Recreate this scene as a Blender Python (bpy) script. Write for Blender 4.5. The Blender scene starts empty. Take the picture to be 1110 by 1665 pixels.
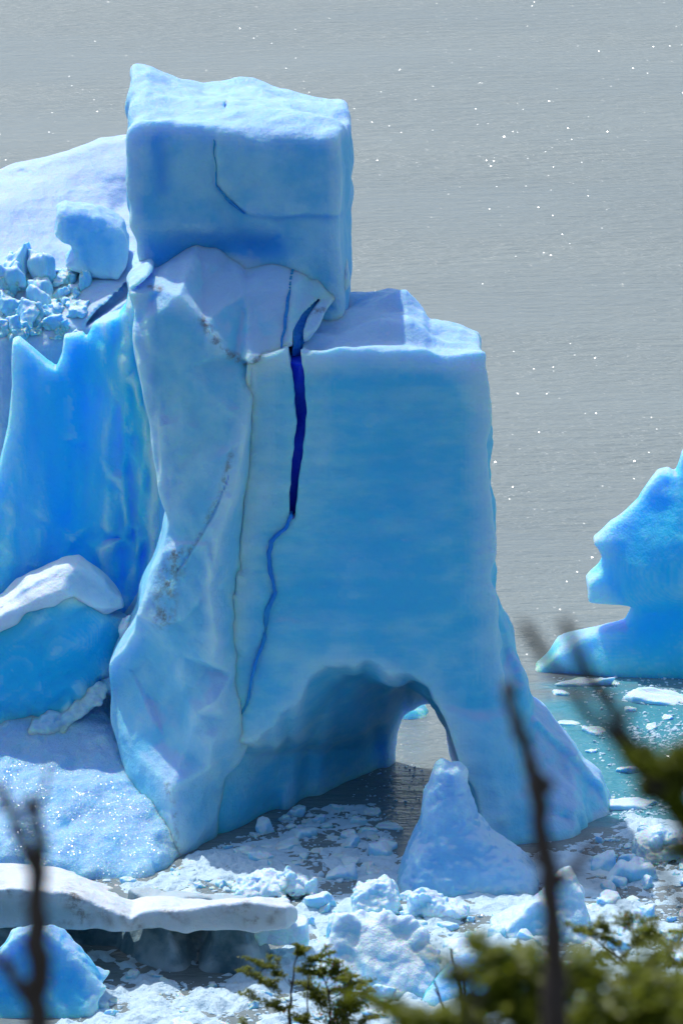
import bpy, bmesh, math, random
import numpy as np
import openvdb
from mathutils import Vector, Matrix
from mathutils.geometry import delaunay_2d_cdt

scene = bpy.context.scene
COL = scene.collection
R = math.radians

# ------------------------------------------------------------------ camera
CAM_H, PITCH, FPX, CX, CY = 60.0, R(14.0), 7921.0, 555.0, 832.5
cam_data = bpy.data.cameras.new('camera')
cam = bpy.data.objects.new('camera', cam_data)
COL.objects.link(cam)
cam.location = (0, 0, CAM_H)
cam.rotation_euler = (math.pi / 2 - PITCH, 0, 0)
cam_data.sensor_fit = 'VERTICAL'
cam_data.sensor_height = 24.0
cam_data.sensor_width = 16.0
cam_data.lens = 12.0 / math.tan(R(6.0))
cam_data.clip_start = 0.5
cam_data.clip_end = 9000
cam_data.dof.use_dof = True
cam_data.dof.focus_distance = 192.0
cam_data.dof.aperture_fstop = 3.6
scene.camera = cam

# ------------------------------------------------------------------ light
SUN_EL, SUN_AZ = R(62), R(-38)          # behind the ice, a little to the left
world = bpy.data.worlds.new('World')
scene.world = world
world.use_nodes = True
wn = world.node_tree.nodes
wl = world.node_tree.links
wn.clear()
w_out = wn.new('ShaderNodeOutputWorld')
w_bg = wn.new('ShaderNodeBackground')
w_sky = wn.new('ShaderNodeTexSky')
w_sky.sky_type = 'NISHITA'
w_sky.sun_disc = False
w_sky.sun_elevation = SUN_EL
w_sky.sun_rotation = SUN_AZ
w_sky.air_density = 1.0
w_sky.dust_density = 1.5
w_bg.inputs['Strength'].default_value = 0.125
wl.new(w_sky.outputs[0], w_bg.inputs['Color'])
wl.new(w_bg.outputs[0], w_out.inputs['Surface'])

sun_data = bpy.data.lights.new('sun', 'SUN')
sun_data.energy = 2.6
sun_data.angle = R(0.5)
sun_data.color = (1.0, 0.975, 0.94)
sun = bpy.data.objects.new('sun', sun_data)
COL.objects.link(sun)
sdir = Vector((math.sin(SUN_AZ) * math.cos(SUN_EL), math.cos(SUN_AZ) * math.cos(SUN_EL), math.sin(SUN_EL)))
sun.rotation_euler = (-sdir).to_track_quat('-Z', 'Y').to_euler()
sun.location = (0, 100, 120)

scene.view_settings.view_transform = 'Standard'
scene.view_settings.look = 'None'
scene.view_settings.exposure = 0.44
scene.view_settings.gamma = 1.0
scene.view_settings.use_curve_mapping = False
scene.render.engine = 'CYCLES'
scene.cycles.max_bounces = 8
scene.cycles.diffuse_bounces = 4
scene.cycles.glossy_bounces = 3
scene.cycles.transmission_bounces = 3
scene.cycles.caustics_reflective = False
scene.cycles.caustics_refractive = False
scene.cycles.sample_clamp_indirect = 6.0
scene.cycles.use_denoising = True

# ------------------------------------------------------------------ measuring helpers
CO, SI = math.cos(PITCH), math.sin(PITCH)


def at(px, py, Y):
    """World point seen at photo pixel (px, py) at distance Y."""
    u, v = (px - CX) / FPX, (CY - py) / FPX
    t = Y / (CO + v * SI)
    return np.array((u * t, Y, CAM_H + (-SI + v * CO) * t))


def on_water(px, py, z=0.0):
    u, v = (px - CX) / FPX, (CY - py) / FPX
    t = (z - CAM_H) / (-SI + v * CO)
    return np.array((u * t, (CO + v * SI) * t, z))


def to_px(P):
    """World points (n,3) -> photo pixels (n,2)."""
    dx, dy, dz = P[:, 0], P[:, 1], P[:, 2] - CAM_H
    f = dy * CO - dz * SI
    u = dy * SI + dz * CO
    return np.stack((CX + FPX * dx / f, CY - FPX * u / f), 1)


def xz(pts, Y):
    return np.array([at(p[0], p[1], Y)[[0, 2]] for p in pts])


# ------------------------------------------------------------------ volumes
def smax(a, b, k):
    h = np.maximum(k - np.abs(a - b), 0) / k
    return np.maximum(a, b) + h * h * k * 0.25


def smin(a, b, k):
    return -smax(-a, -b, k)


def poly_sdf(A, B, pts):
    """Signed distance to a polygon over the mesh grid A, B (negative inside)."""
    d = np.full(A.shape, 1e9, np.float32)
    inside = np.zeros(A.shape, bool)
    n = len(pts)
    for i in range(n):
        ax, ay = pts[i]
        bx, by = pts[(i + 1) % n]
        ex, ey = bx - ax, by - ay
        L = ex * ex + ey * ey + 1e-12
        t = np.clip(((A - ax) * ex + (B - ay) * ey) / L, 0, 1)
        dx, dy = A - ax - t * ex, B - ay - t * ey
        np.minimum(d, dx * dx + dy * dy, out=d)
        if ay != by:
            c = ((ay > B) != (by > B)) & (A < (bx - ax) * (B - ay) / (by - ay) + ax)
            inside ^= c
    d = np.sqrt(d)
    return np.where(inside, -d, d).astype(np.float32)


def line_dist(A, B, pts, wid=None):
    """Distance to a polyline, minus a half width that varies along it."""
    d = np.full(A.shape, 1e9, np.float32)
    for i in range(len(pts) - 1):
        ax, ay = pts[i]
        bx, by = pts[i + 1]
        ex, ey = bx - ax, by - ay
        L = ex * ex + ey * ey + 1e-12
        t = np.clip(((A - ax) * ex + (B - ay) * ey) / L, 0, 1)
        q = np.hypot(A - ax - t * ex, B - ay - t * ey)
        if wid is not None:
            q = q - 0.5 * (wid[i] * (1 - t) + wid[i + 1] * t)
        d = np.minimum(d, q)
    return d


def bspline(n, lo, h, s, ph):
    """Interpolation matrix from lattice (spacing s) to n samples."""
    x = (lo + h * np.arange(n)) / s + ph
    i0 = np.floor(x).astype(int)
    t = x - i0
    base = i0.min() - 1
    m = i0.max() - base + 3
    W = np.zeros((n, m), np.float32)
    w = ((1 - t) ** 3 / 6, (3 * t ** 3 - 6 * t ** 2 + 4) / 6, (-3 * t ** 3 + 3 * t ** 2 + 3 * t + 1) / 6, t ** 3 / 6)
    for k in range(4):
        W[np.arange(n), i0 - 1 + k - base] += w[k]
    return W


def raster(out, xs, zs, a, b, c):
    """Write the plane through three (x, z, value) corners into out."""
    h = xs[1] - xs[0]
    i0 = max(0, int((min(a[0], b[0], c[0]) - xs[0]) / h))
    i1 = min(len(xs), int((max(a[0], b[0], c[0]) - xs[0]) / h) + 2)
    j0 = max(0, int((min(a[1], b[1], c[1]) - zs[0]) / h))
    j1 = min(len(zs), int((max(a[1], b[1], c[1]) - zs[0]) / h) + 2)
    den = (b[1] - c[1]) * (a[0] - c[0]) + (c[0] - b[0]) * (a[1] - c[1])
    if i0 >= i1 or j0 >= j1 or abs(den) < 1e-9:
        return
    A, B = xs[i0:i1, None], zs[None, j0:j1]
    w0 = ((b[1] - c[1]) * (A - c[0]) + (c[0] - b[0]) * (B - c[1])) / den
    w1 = ((c[1] - a[1]) * (A - c[0]) + (a[0] - c[0]) * (B - c[1])) / den
    w2 = 1 - w0 - w1
    m = (w0 >= -1e-4) & (w1 >= -1e-4) & (w2 >= -1e-4)
    sub = out[i0:i1, j0:j1]
    sub[m] = (w0 * a[2] + w1 * b[2] + w2 * c[2])[m]


class Vol:
    def __init__(s, x0, x1, y0, y1, z0, z1, h):
        s.h = h
        s.x = np.arange(x0, x1 + h, h, dtype=np.float32)
        s.y = np.arange(y0, y1 + h, h, dtype=np.float32)
        s.z = np.arange(z0, z1 + h, h, dtype=np.float32)
        s.X = s.x[:, None, None]
        s.Y = s.y[None, :, None]
        s.Z = s.z[None, None, :]

    @classmethod
    def px(cls, pa, pb, y0, y1, z0, z1, h, Yref=188.0):
        return cls(at(pa, 900, Yref)[0], at(pb, 900, Yref)[0], y0, y1, z0, z1, h)

    def front(s, pts, Y):
        A, B = np.meshgrid(s.x, s.z, indexing='ij')
        return poly_sdf(A, B, xz(pts, Y))[:, None, :]

    def plan(s, pts):
        A, B = np.meshgrid(s.x, s.y, indexing='ij')
        return poly_sdf(A, B, [(at(p[0], 1000, p[1])[0], p[1]) for p in pts])[:, :, None]

    def top(s, fl, yf, bl, yb, ease=0.0, drop=0.0):
        """Height surface between a front edge line and a back edge line (photo pixels at their own distances)."""
        f, b = xz(fl, yf), xz(bl, yb)
        zf, zb = np.interp(s.x, f[:, 0], f[:, 1]), np.interp(s.x, b[:, 0], b[:, 1])
        t = (s.y - yf) / (yb - yf)
        if drop:
            t = np.minimum(t, 1)
        if ease:
            tt = np.clip(t, 0, 1)
            t = t * (1 - ease) + ease * tt * tt * (3 - 2 * tt)
        zt = zf[:, None] * (1 - t)[None] + zb[:, None] * t[None]
        if drop:
            zt = zt - np.maximum(s.y - yb, 0)[None] * drop
        return (s.Z - zt[:, :, None].astype(np.float32)) * 0.92

    def relief(s, pts, blur=0):
        """Front surface through control points (px, py, Y), linear between them."""
        P = [at(*p) for p in pts]
        x0, x1, z0, z1 = s.x[0] - 30, s.x[-1] + 30, s.z[0] - 30, s.z[-1] + 30
        def near(x, z):
            return min(P, key=lambda q: (q[0] - x) ** 2 + (q[2] - z) ** 2)[1]
        for fx in np.linspace(0, 1, 7):
            for fz in np.linspace(0, 1, 7):
                if 0 < fx < 1 and 0 < fz < 1:
                    continue
                x, z = x0 + fx * (x1 - x0), z0 + fz * (z1 - z0)
                P.append(np.array((x, near(x, z), z)))
        r = delaunay_2d_cdt([Vector((p[0], p[2])) for p in P], [], [], 0, 1e-5)
        ov = [P[o[0]] for o in r[3]]
        A, B = np.meshgrid(s.x, s.z, indexing='ij')
        out = np.full(A.shape, 190.0, np.float32)
        for t in r[2]:
            a, b, c = (ov[k] for k in t)
            den = (b[2] - c[2]) * (a[0] - c[0]) + (c[0] - b[0]) * (a[2] - c[2])
            if abs(den) < 1e-9:
                continue
            w0 = ((b[2] - c[2]) * (A - c[0]) + (c[0] - b[0]) * (B - c[2])) / den
            w1 = ((c[2] - a[2]) * (A - c[0]) + (a[0] - c[0]) * (B - c[2])) / den
            w2 = 1 - w0 - w1
            m = (w0 >= -1e-4) & (w1 >= -1e-4) & (w2 >= -1e-4)
            out[m] = (w0 * a[1] + w1 * b[1] + w2 * c[1])[m]
        for _ in range(blur):
            o = np.pad(out, 1, mode='edge')
            out = (o[:-2, 1:-1] + o[2:, 1:-1] + o[1:-1, :-2] + o[1:-1, 2:] + 2 * out) / 6
        return out

    def facet2(s, sp, amp, seed):
        """Broken faces: piecewise flat relief over x, z through jittered points."""
        rs = np.random.RandomState(seed)
        x0, z0 = s.x[0] - 2 * sp[0], s.z[0] - 2 * sp[1]
        nx, nz = int((s.x[-1] - x0) / sp[0]) + 4, int((s.z[-1] - z0) / sp[1]) + 4
        P = [(x0 + (i + rs.uniform(-.45, .45)) * sp[0], z0 + (j + rs.uniform(-.45, .45)) * sp[1], rs.normal() * amp) for i in range(nx) for j in range(nz)]
        r = delaunay_2d_cdt([Vector(p[:2]) for p in P], [], [], 0, 1e-6)
        V = [P[o[0]] for o in r[3]]
        out = np.zeros((len(s.x), len(s.z)), np.float32)
        for t in r[2]:
            raster(out, s.x, s.z, *[V[k] for k in t])
        return out

    def facing(s, F):
        """Distance-like field for 'behind the front surface F(x, z)'."""
        gx, gz = np.gradient(F, s.h)
        n = 1 / np.sqrt(1 + gx * gx + gz * gz)
        return (F[:, None, :] - s.Y) * n[:, None, :].astype(np.float32)

    def noise(s, sc, seed):
        sc = (sc, sc, sc) if np.isscalar(sc) else sc
        rs = np.random.RandomState(seed)
        ph = rs.rand(3) * 10
        W = [bspline(len(a), float(a[0]), s.h, c, p) for a, c, p in zip((s.x, s.y, s.z), sc, ph)]
        L = rs.normal(size=tuple(w.shape[1] for w in W)).astype(np.float32)
        t = np.tensordot(W[0], L, (1, 0))
        t = np.einsum('ijk,lj->ilk', t, W[1], optimize=True)
        return np.matmul(t, W[2].T) * 2.6

    def noise2(s, sc, seed):
        """2-D noise over x, z."""
        rs = np.random.RandomState(seed)
        ph = rs.rand(2) * 10
        W0, W1 = bspline(len(s.x), float(s.x[0]), s.h, sc[0], ph[0]), bspline(len(s.z), float(s.z[0]), s.h, sc[1], ph[1])
        L = rs.normal(size=(W0.shape[1], W1.shape[1])).astype(np.float32)
        return (W0 @ L @ W1.T) * 2.0

    def fractal(s, sc, amp, octv, seed, ridge=False, gain=0.5):
        out = 0
        for o in range(octv):
            q = 0.5 ** o
            n = s.noise(tuple(c * q for c in sc) if not np.isscalar(sc) else sc * q, seed + o)
            if ridge:
                n = 0.8 - np.abs(n)
            out = out + n * (amp * gain ** o)
        return out

    def blob(s, px, py, Y, rx, ry):
        """Soft spot over x, z (radii in photo pixels)."""
        p = at(px, py, Y)
        k = Y * 1.02 / FPX
        A, B = np.meshgrid(s.x, s.z, indexing='ij')
        return np.exp(-((A - p[0]) / (rx * k)) ** 2 - ((B - p[2]) / (ry * k)) ** 2).astype(np.float32)

    def crack(s, pts, wid, Y, F, depth):
        """A fissure along a photo polyline cut into the front surface F."""
        A, B = np.meshgrid(s.x, s.z, indexing='ij')
        k = Y * 1.02 / FPX
        d = line_dist(A, B, xz(pts, Y), [w * k for w in wid])
        return np.maximum(d[:, None, :], s.Y - (F + depth)[:, None, :])

    def loft(s, front, yf, back, yb):
        """Tunnel whose outline runs straight from one profile to another."""
        f, b = xz(front, yf), xz(back, yb)
        A, B = np.meshgrid(s.x, s.z, indexing='ij')
        out = np.empty((len(s.x), len(s.y), len(s.z)), np.float32)
        for j, y in enumerate(s.y):
            t = (y - yf) / (yb - yf)
            out[:, j, :] = poly_sdf(A, B, f * (1 - t) + b * t)
        return out


def boxblur(a, r):
    for ax in range(3):
        pad = [(0, 0)] * 3
        pad[ax] = (r + 1, r)
        c = np.cumsum(np.pad(a, pad, mode='edge'), axis=ax, dtype=np.float32)
        n = a.shape[ax]
        hi = np.take(c, np.arange(2 * r + 1, 2 * r + 1 + n), axis=ax)
        lo = np.take(c, np.arange(0, n), axis=ax)
        a = (hi - lo) / (2 * r + 1)
    return a


def exposure_of(v, d, p, rad):
    """Share of solid ice around each surface point: 0.5 flat, less on edges, more in hollows."""
    r = max(1, int(round(rad / v.h)))
    o = boxblur((d < 0).astype(np.float32), r)
    i = np.clip(np.rint((p - np.array((v.x[0], v.y[0], v.z[0]), np.float32)) / v.h).astype(int), 0, np.array(o.shape) - 1)
    return o[i[:, 0], i[:, 1], i[:, 2]]


def surface(v, d):
    """Iso-surface of the field d: vertices and quads."""
    d = np.broadcast_to(d, (len(v.x), len(v.y), len(v.z)))
    d = np.clip(d, -2.5 * v.h, 2.5 * v.h).astype(np.float32)
    d = np.pad(d, 1, constant_values=2.5 * v.h)
    g = openvdb.FloatGrid(2.5 * v.h)
    g.copyFromArray(d, tolerance=1e-5)
    p, q = g.convertToQuads(0.0)
    p = (np.asarray(p, np.float32) - 1) * v.h + np.array((v.x[0], v.y[0], v.z[0]), np.float32)
    return p, np.asarray(q, np.int32)


def make_mesh(name, p, f, smooth=True):
    me = bpy.data.meshes.new(name)
    f = np.asarray(f, np.int32)
    k = f.shape[1]
    me.vertices.add(len(p))
    me.vertices.foreach_set('co', np.asarray(p, np.float32).ravel())
    me.loops.add(f.size)
    me.loops.foreach_set('vertex_index', f.ravel())
    me.polygons.add(len(f))
    me.polygons.foreach_set('loop_start', np.arange(0, f.size, k, dtype=np.int32))
    me.update(calc_edges=True)
    me.polygons.foreach_set('use_smooth', np.full(len(f), smooth))
    return me


def attr(me, name, val):
    a = me.attributes.new(name, 'FLOAT', 'POINT')
    a.data.foreach_set('value', np.asarray(val, np.float32))


def link(name, me, mat=None, parent=None):
    o = bpy.data.objects.new(name, me)
    COL.objects.link(o)
    if mat and not me.materials:
        me.materials.append(mat)
    if parent:
        o.parent = parent
        o.matrix_parent_inverse = Matrix.Translation(parent.location).inverted()
    return o


def tag(o, label=None, cat=None, group=None, kind=None):
    for k, val in (('label', label), ('category', cat), ('group', group), ('kind', kind)):
        if val:
            o[k] = val
    return o


def empty(name, loc, label, cat, group=None):
    o = bpy.data.objects.new(name, None)
    COL.objects.link(o)
    o.location = loc
    o.empty_display_size = 0.5
    return tag(o, label, cat, group)


def vol_object(name, v, d, mat, parent=None, dirt=None, origin=None, clear=None, rad=0.6):
    d = np.broadcast_to(d, (len(v.x), len(v.y), len(v.z)))
    p, q = surface(v, d)
    edge = exposure_of(v, d, p, rad)
    w = to_px(p.astype(np.float64))
    if origin is not None:
        p = p - np.array(origin, np.float32)
    me = make_mesh(name, p, q)
    attr(me, 'edge', np.clip((0.47 - edge) / 0.22, 0, 1))
    if clear is not None:
        val = np.zeros(len(p))
        for pts, wid, amt in clear:
            dd = line_dist(w[:, 0], w[:, 1], pts)
            val = np.maximum(val, amt * np.exp(-(dd / wid) ** 2))
        attr(me, 'clear', val)
    if dirt is not None:
        val = np.zeros(len(p))
        for pts, wid, amt in dirt:
            dd = line_dist(w[:, 0], w[:, 1], pts)
            val = np.maximum(val, amt * np.clip(1 - dd / wid, 0, 1))
        attr(me, 'dirt', val)
    o = link(name, me, mat, parent)
    return o


# ------------------------------------------------------------------ materials
def new_mat(name):
    m = bpy.data.materials.new(name)
    m.use_nodes = True
    nt = m.node_tree
    nt.nodes.clear()
    out = nt.nodes.new('ShaderNodeOutputMaterial')
    return m, nt, out


class NT:
    def __init__(s, nt):
        s.nt = nt

    def n(s, t, **kw):
        nd = s.nt.nodes.new('ShaderNode' + t)
        for k, val in kw.items():
            if k.startswith('i_'):
                key = k[2:]
                nd.inputs[int(key) if key.isdigit() else key.replace('_', ' ')].default_value = val
            else:
                setattr(nd, k, val)
        return nd

    def l(s, a, b):
        s.nt.links.new(a, b)

    def math(s, op, a, b=None, c=None, clamp=False):
        m = s.n('Math', operation=op, use_clamp=clamp)
        for i, val in enumerate((a, b, c)):
            if val is None:
                continue
            if isinstance(val, (int, float)):
                m.inputs[i].default_value = val
            else:
                s.l(val, m.inputs[i])
        return m.outputs[0]

    def ramp(s, x, lo, hi, a=0.0, b=1.0):
        m = s.n('MapRange', interpolation_type='SMOOTHSTEP')
        m.inputs['From Min'].default_value = lo
        m.inputs['From Max'].default_value = hi
        m.inputs['To Min'].default_value = a
        m.inputs['To Max'].default_value = b
        s.l(x, m.inputs['Value'])
        return m.outputs[0]

    def mix(s, f, a, b):
        m = s.n('Mix', data_type='RGBA')
        for sock, val in ((m.inputs['Factor'], f), (m.inputs['A'], a), (m.inputs['B'], b)):
            if isinstance(val, (int, float)):
                sock.default_value = val
            elif isinstance(val, tuple):
                sock.default_value = val + (1.0,) if len(val) == 3 else val
            else:
                s.l(val, sock)
        return m.outputs['Result']

    def noise(s, vec, scale, detail=3, rough=0.55):
        n = s.n('TexNoise')
        n.inputs['Scale'].default_value = scale
        n.inputs['Detail'].default_value = detail
        n.inputs['Roughness'].default_value = rough
        s.l(vec, n.inputs['Vector'])
        return n.outputs['Fac']


def ice_mat(name, blue=(0.085, 0.58, 0.91), pale=(0.28, 0.71, 0.92), crust=(0.36, 0.60, 0.88), snow=(0.35, 0.75),
            rad=(0.12, 0.32, 0.75), scale=1.0, streak=(1, 1, 1), bump=0.6, grain=0.45, dirt=False, glint=0.0, rough=0.55,
            mixlo=0.40, mixhi=0.64, clear=(0.03, 0.45, 0.92), frost=(0.56, 0.80, 0.94), worn_glow=0.85):
    m, nt, out = new_mat(name)
    k = NT(nt)
    geo = k.n('NewGeometry')
    tc = k.n('TexCoord')
    vec = tc.outputs['Object']
    mp = k.n('Mapping')
    mp.inputs['Scale'].default_value = streak
    k.l(vec, mp.inputs['Vector'])
    sv = mp.outputs['Vector']
    n_big = k.noise(sv, 0.16, 4, 0.6)
    n_mid = k.noise(sv, 0.9, 4, 0.6)
    mott = k.math('ADD', k.math('MULTIPLY', n_big, 0.6), k.math('MULTIPLY', n_mid, 0.4))
    c = k.mix(k.ramp(mott, mixlo, mixhi), blue, pale)
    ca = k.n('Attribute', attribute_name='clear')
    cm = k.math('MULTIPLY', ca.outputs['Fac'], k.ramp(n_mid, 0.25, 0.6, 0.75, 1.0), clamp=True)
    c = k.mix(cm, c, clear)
    # bubbly frosted arrises; the paling also paints in the backlit glow of thin edges
    ea = k.n('Attribute', attribute_name='edge')
    c = k.mix(k.math('MULTIPLY', ea.outputs['Fac'], worn_glow), c, frost)
    # weathered white crust on the faces that look up
    sep = k.n('SeparateXYZ')
    k.l(geo.outputs['Normal'], sep.inputs[0])
    up = k.math('ADD', sep.outputs['Z'], k.math('MULTIPLY', k.math('SUBTRACT', k.noise(vec, 0.8, 4), 0.5), 0.7))
    cr = k.ramp(up, snow[0], snow[1])
    c = k.mix(cr, c, crust)
    if dirt:
        at_ = k.n('Attribute', attribute_name='dirt')
        dn = k.noise(vec, 2.2, 5, 0.7)
        dm = k.math('MULTIPLY', at_.outputs['Fac'], k.ramp(dn, 0.42, 0.66))
        c = k.mix(dm, c, (0.16, 0.14, 0.125))
    # relief
    f1 = k.noise(vec, 2.2, 5, 0.62)
    f2 = k.noise(vec, 11.0, 3, 0.6)
    b1 = k.n('Bump', i_Strength=bump, i_Distance=0.25)
    k.l(f1, b1.inputs['Height'])
    b2 = k.n('Bump', i_Strength=grain, i_Distance=0.06)
    k.l(f2, b2.inputs['Height'])
    k.l(b1.outputs[0], b2.inputs['Normal'])
    bs = k.n('BsdfPrincipled')
    bs.subsurface_method = 'RANDOM_WALK'
    bs.inputs['Subsurface Weight'].default_value = 1.0
    bs.inputs['Subsurface Radius'].default_value = rad
    bs.inputs['Subsurface Scale'].default_value = scale
    bs.inputs['IOR'].default_value = 1.31
    bs.inputs['Roughness'].default_value = rough
    k.l(c, bs.inputs['Base Color'])
    k.l(b2.outputs[0], bs.inputs['Normal'])
    if glint:
        # wet melt facets: small cells whose normals point every way
        vo = k.n('TexVoronoi')
        vo.inputs['Scale'].default_value = 24.0
        k.l(vec, vo.inputs['Vector'])
        vs = k.n('VectorMath', operation='SUBTRACT')
        k.l(vo.outputs['Color'], vs.inputs[0])
        vs.inputs[1].default_value = (0.5, 0.5, 0.5)
        vm = k.n('VectorMath', operation='SCALE')
        vm.inputs['Scale'].default_value = 1.0
        k.l(vs.outputs[0], vm.inputs[0])
        va = k.n('VectorMath', operation='ADD')
        k.l(vm.outputs[0], va.inputs[0])
        k.l(geo.outputs['Normal'], va.inputs[1])
        vn = k.n('VectorMath', operation='NORMALIZE')
        k.l(va.outputs[0], vn.inputs[0])
        gl = k.n('BsdfGlossy', i_Roughness=0.22)
        k.l(vn.outputs[0], gl.inputs['Normal'])
        mx = k.n('MixShader')
        k.l(k.ramp(k.noise(vec, 0.9, 4, 0.6), 0.40, 0.68, 0.008, glint), mx.inputs[0])
        k.l(bs.outputs[0], mx.inputs[1])
        k.l(gl.outputs[0], mx.inputs[2])
        k.l(mx.outputs[0], out.inputs['Surface'])
    else:
        k.l(bs.outputs[0], out.inputs['Surface'])
    return m


M = {}
M['ice'] = ice_mat('glacier_ice', dirt=True, streak=(0.6, 0.6, 1.7))
M['spur'] = ice_mat('weathered_pale_ice', blue=(0.17, 0.60, 0.90), pale=(0.36, 0.73, 0.92), dirt=True)
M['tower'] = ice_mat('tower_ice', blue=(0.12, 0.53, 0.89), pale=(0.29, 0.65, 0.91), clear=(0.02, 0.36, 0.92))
M['fin'] = ice_mat('clear_blue_ice', blue=(0.06, 0.64, 0.99), pale=(0.22, 0.74, 0.975), clear=(0.010, 0.60, 0.99), rad=(0.15, 0.75, 3.0), snow=(0.6, 0.95), streak=(1.2, 1, 0.35))
M['block'] = ice_mat('dense_blue_ice', blue=(0.04, 0.50, 0.96), pale=(0.16, 0.64, 0.95), clear=(0.008, 0.53, 0.98), rad=(0.1, 0.3, 0.9), snow=(0.6, 0.95))
M['cap'] = ice_mat('white_snow_cap', blue=(0.42, 0.62, 0.82), pale=(0.54, 0.71, 0.86), frost=(0.7, 0.83, 0.92), crust=(0.68, 0.79, 0.89), rad=(0.08, 0.2, 0.4))
M['wet'] = ice_mat('wet_melt_ice', blue=(0.20, 0.58, 0.86), pale=(0.46, 0.74, 0.91), snow=(0.55, 1.1), glint=0.09, bump=1.0, grain=0.9, rough=0.33)
M['snow'] = ice_mat('crusted_snow', blue=(0.24, 0.47, 0.76), pale=(0.36, 0.57, 0.80), frost=(0.5, 0.7, 0.9), crust=(0.43, 0.59, 0.82), rad=(0.08, 0.25, 0.6), bump=0.5)
M['bounce_blue'] = ice_mat('fissure_bounce_blue', worn_glow=0.0, blue=(0.004, 0.04, 0.72), pale=(0.008, 0.10, 0.80), snow=(2, 3), rad=(0.03, 0.15, 0.8))  # fissure depths, bounced blue light put into the base colour
M['seam'] = ice_mat('crack_bounce_blue', worn_glow=0.0, blue=(0.015, 0.22, 0.82), pale=(0.03, 0.32, 0.84), snow=(2, 3), rad=(0.03, 0.2, 0.6))  # thin cracks, their inner blue light set as base colour
M['crumb'] = ice_mat('crushed_white_ice', blue=(0.40, 0.66, 0.82), pale=(0.58, 0.78, 0.88), crust=(0.60, 0.77, 0.87), snow=(0.0, 0.6), rad=(0.03, 0.03, 0.03), scale=0.5, rough=0.35, bump=1.0, grain=1.0)
M['frost'] = ice_mat('frosted_blue_ice', blue=(0.15, 0.45, 0.80), pale=(0.28, 0.58, 0.86), crust=(0.42, 0.66, 0.89), rad=(0.08, 0.3, 0.9), bump=0.6, grain=0.4)
M['hollow'] = ice_mat('shaded_hollow_ice', blue=(0.05, 0.13, 0.17), pale=(0.26, 0.38, 0.44), crust=(0.4, 0.5, 0.55), rad=(0.1, 0.2, 0.3), frost=(0.2, 0.3, 0.36))  # dark base colour carries the shade beneath the undercut ledge
M['dirty'] = ice_mat('dirty_white_ice', blue=(0.36, 0.45, 0.50), pale=(0.46, 0.53, 0.57), crust=(0.62, 0.69, 0.75), rad=(0.1, 0.2, 0.3), frost=(0.5, 0.57, 0.62), dirt=True)  # dirt, with the side tone lowered further for a face in shade


def water_mat():
    m, nt, out = new_mat('glacial_water')
    k = NT(nt)
    geo = k.n('NewGeometry')
    pos = geo.outputs['Position']
    # milky grey, turning turquoise where ice lies under the surface
    cx = at(1060, 1250, 199)
    mp = k.n('Mapping')
    mp.inputs['Location'].default_value = (-cx[0] / 7.0, -cx[1] / 13.0, 0)
    mp.inputs['Scale'].default_value = (1 / 7.0, 1 / 13.0, 1)
    k.l(pos, mp.inputs['Vector'])
    ln = k.n('VectorMath', operation='LENGTH')
    k.l(mp.outputs[0], ln.inputs[0])
    st = k.n('Mapping')
    st.inputs['Scale'].default_value = (0.38, 1.0, 1)
    k.l(pos, st.inputs['Vector'])
    wob = k.noise(st.outputs[0], 0.5, 4)
    near = k.ramp(k.math('ADD', ln.outputs['Value'], k.math('MULTIPLY', k.math('SUBTRACT', wob, 0.5), 1.3)), 1.15, 0.55)
    gw = k.mix(k.ramp(k.noise(st.outputs[0], 0.035, 5, 0.6), 0.3, 0.7), (0.19, 0.23, 0.232), (0.225, 0.265, 0.26))
    c = k.mix(near, gw, (0.07, 0.30, 0.36))
    w1 = k.noise(st.outputs[0], 0.9, 5, 0.65)
    w2 = k.noise(st.outputs[0], 4.5, 3, 0.6)
    b1 = k.n('Bump', i_Distance=0.6)
    k.l(k.ramp(k.noise(st.outputs[0], 0.05, 4, 0.6), 0.3, 0.7, 0.5, 1.0), b1.inputs['Strength'])
    k.l(w1, b1.inputs['Height'])
    b2 = k.n('Bump', i_Strength=0.5, i_Distance=0.08)
    k.l(w2, b2.inputs['Height'])
    k.l(b1.outputs[0], b2.inputs['Normal'])
    bs = k.n('BsdfPrincipled')
    bs.inputs['Roughness'].default_value = 0.22
    bs.inputs['IOR'].default_value = 1.33
    k.l(c, bs.inputs['Base Color'])
    k.l(b2.outputs[0], bs.inputs['Normal'])
    # ripple crests: tiny facets of every tilt, a few of which face the sun
    vo = k.n('TexVoronoi')
    vo.inputs['Scale'].default_value = 1.0
    gm = k.n('Mapping')
    gm.inputs['Scale'].default_value = (15.0, 5.0, 1)
    k.l(pos, gm.inputs['Vector'])
    k.l(gm.outputs[0], vo.inputs['Vector'])
    vs = k.n('VectorMath', operation='MULTIPLY_ADD')
    k.l(vo.outputs['Color'], vs.inputs[0])
    vs.inputs[1].default_value = (1.5, 1.5, 0)
    vs.inputs[2].default_value = (-0.75, -0.75, 1.0)
    vn = k.n('VectorMath', operation='NORMALIZE')
    k.l(vs.outputs[0], vn.inputs[0])
    gl = k.n('BsdfGlossy', i_Roughness=0.085)
    k.l(vn.outputs[0], gl.inputs['Normal'])
    mx = k.n('MixShader')
    k.l(k.ramp(k.noise(pos, 0.06, 4), 0.34, 0.66, 0.0008, 0.005), mx.inputs[0])
    k.l(bs.outputs[0], mx.inputs[1])
    k.l(gl.outputs[0], mx.inputs[2])
    k.l(mx.outputs[0], out.inputs['Surface'])
    return m


M['water'] = water_mat()

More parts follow.
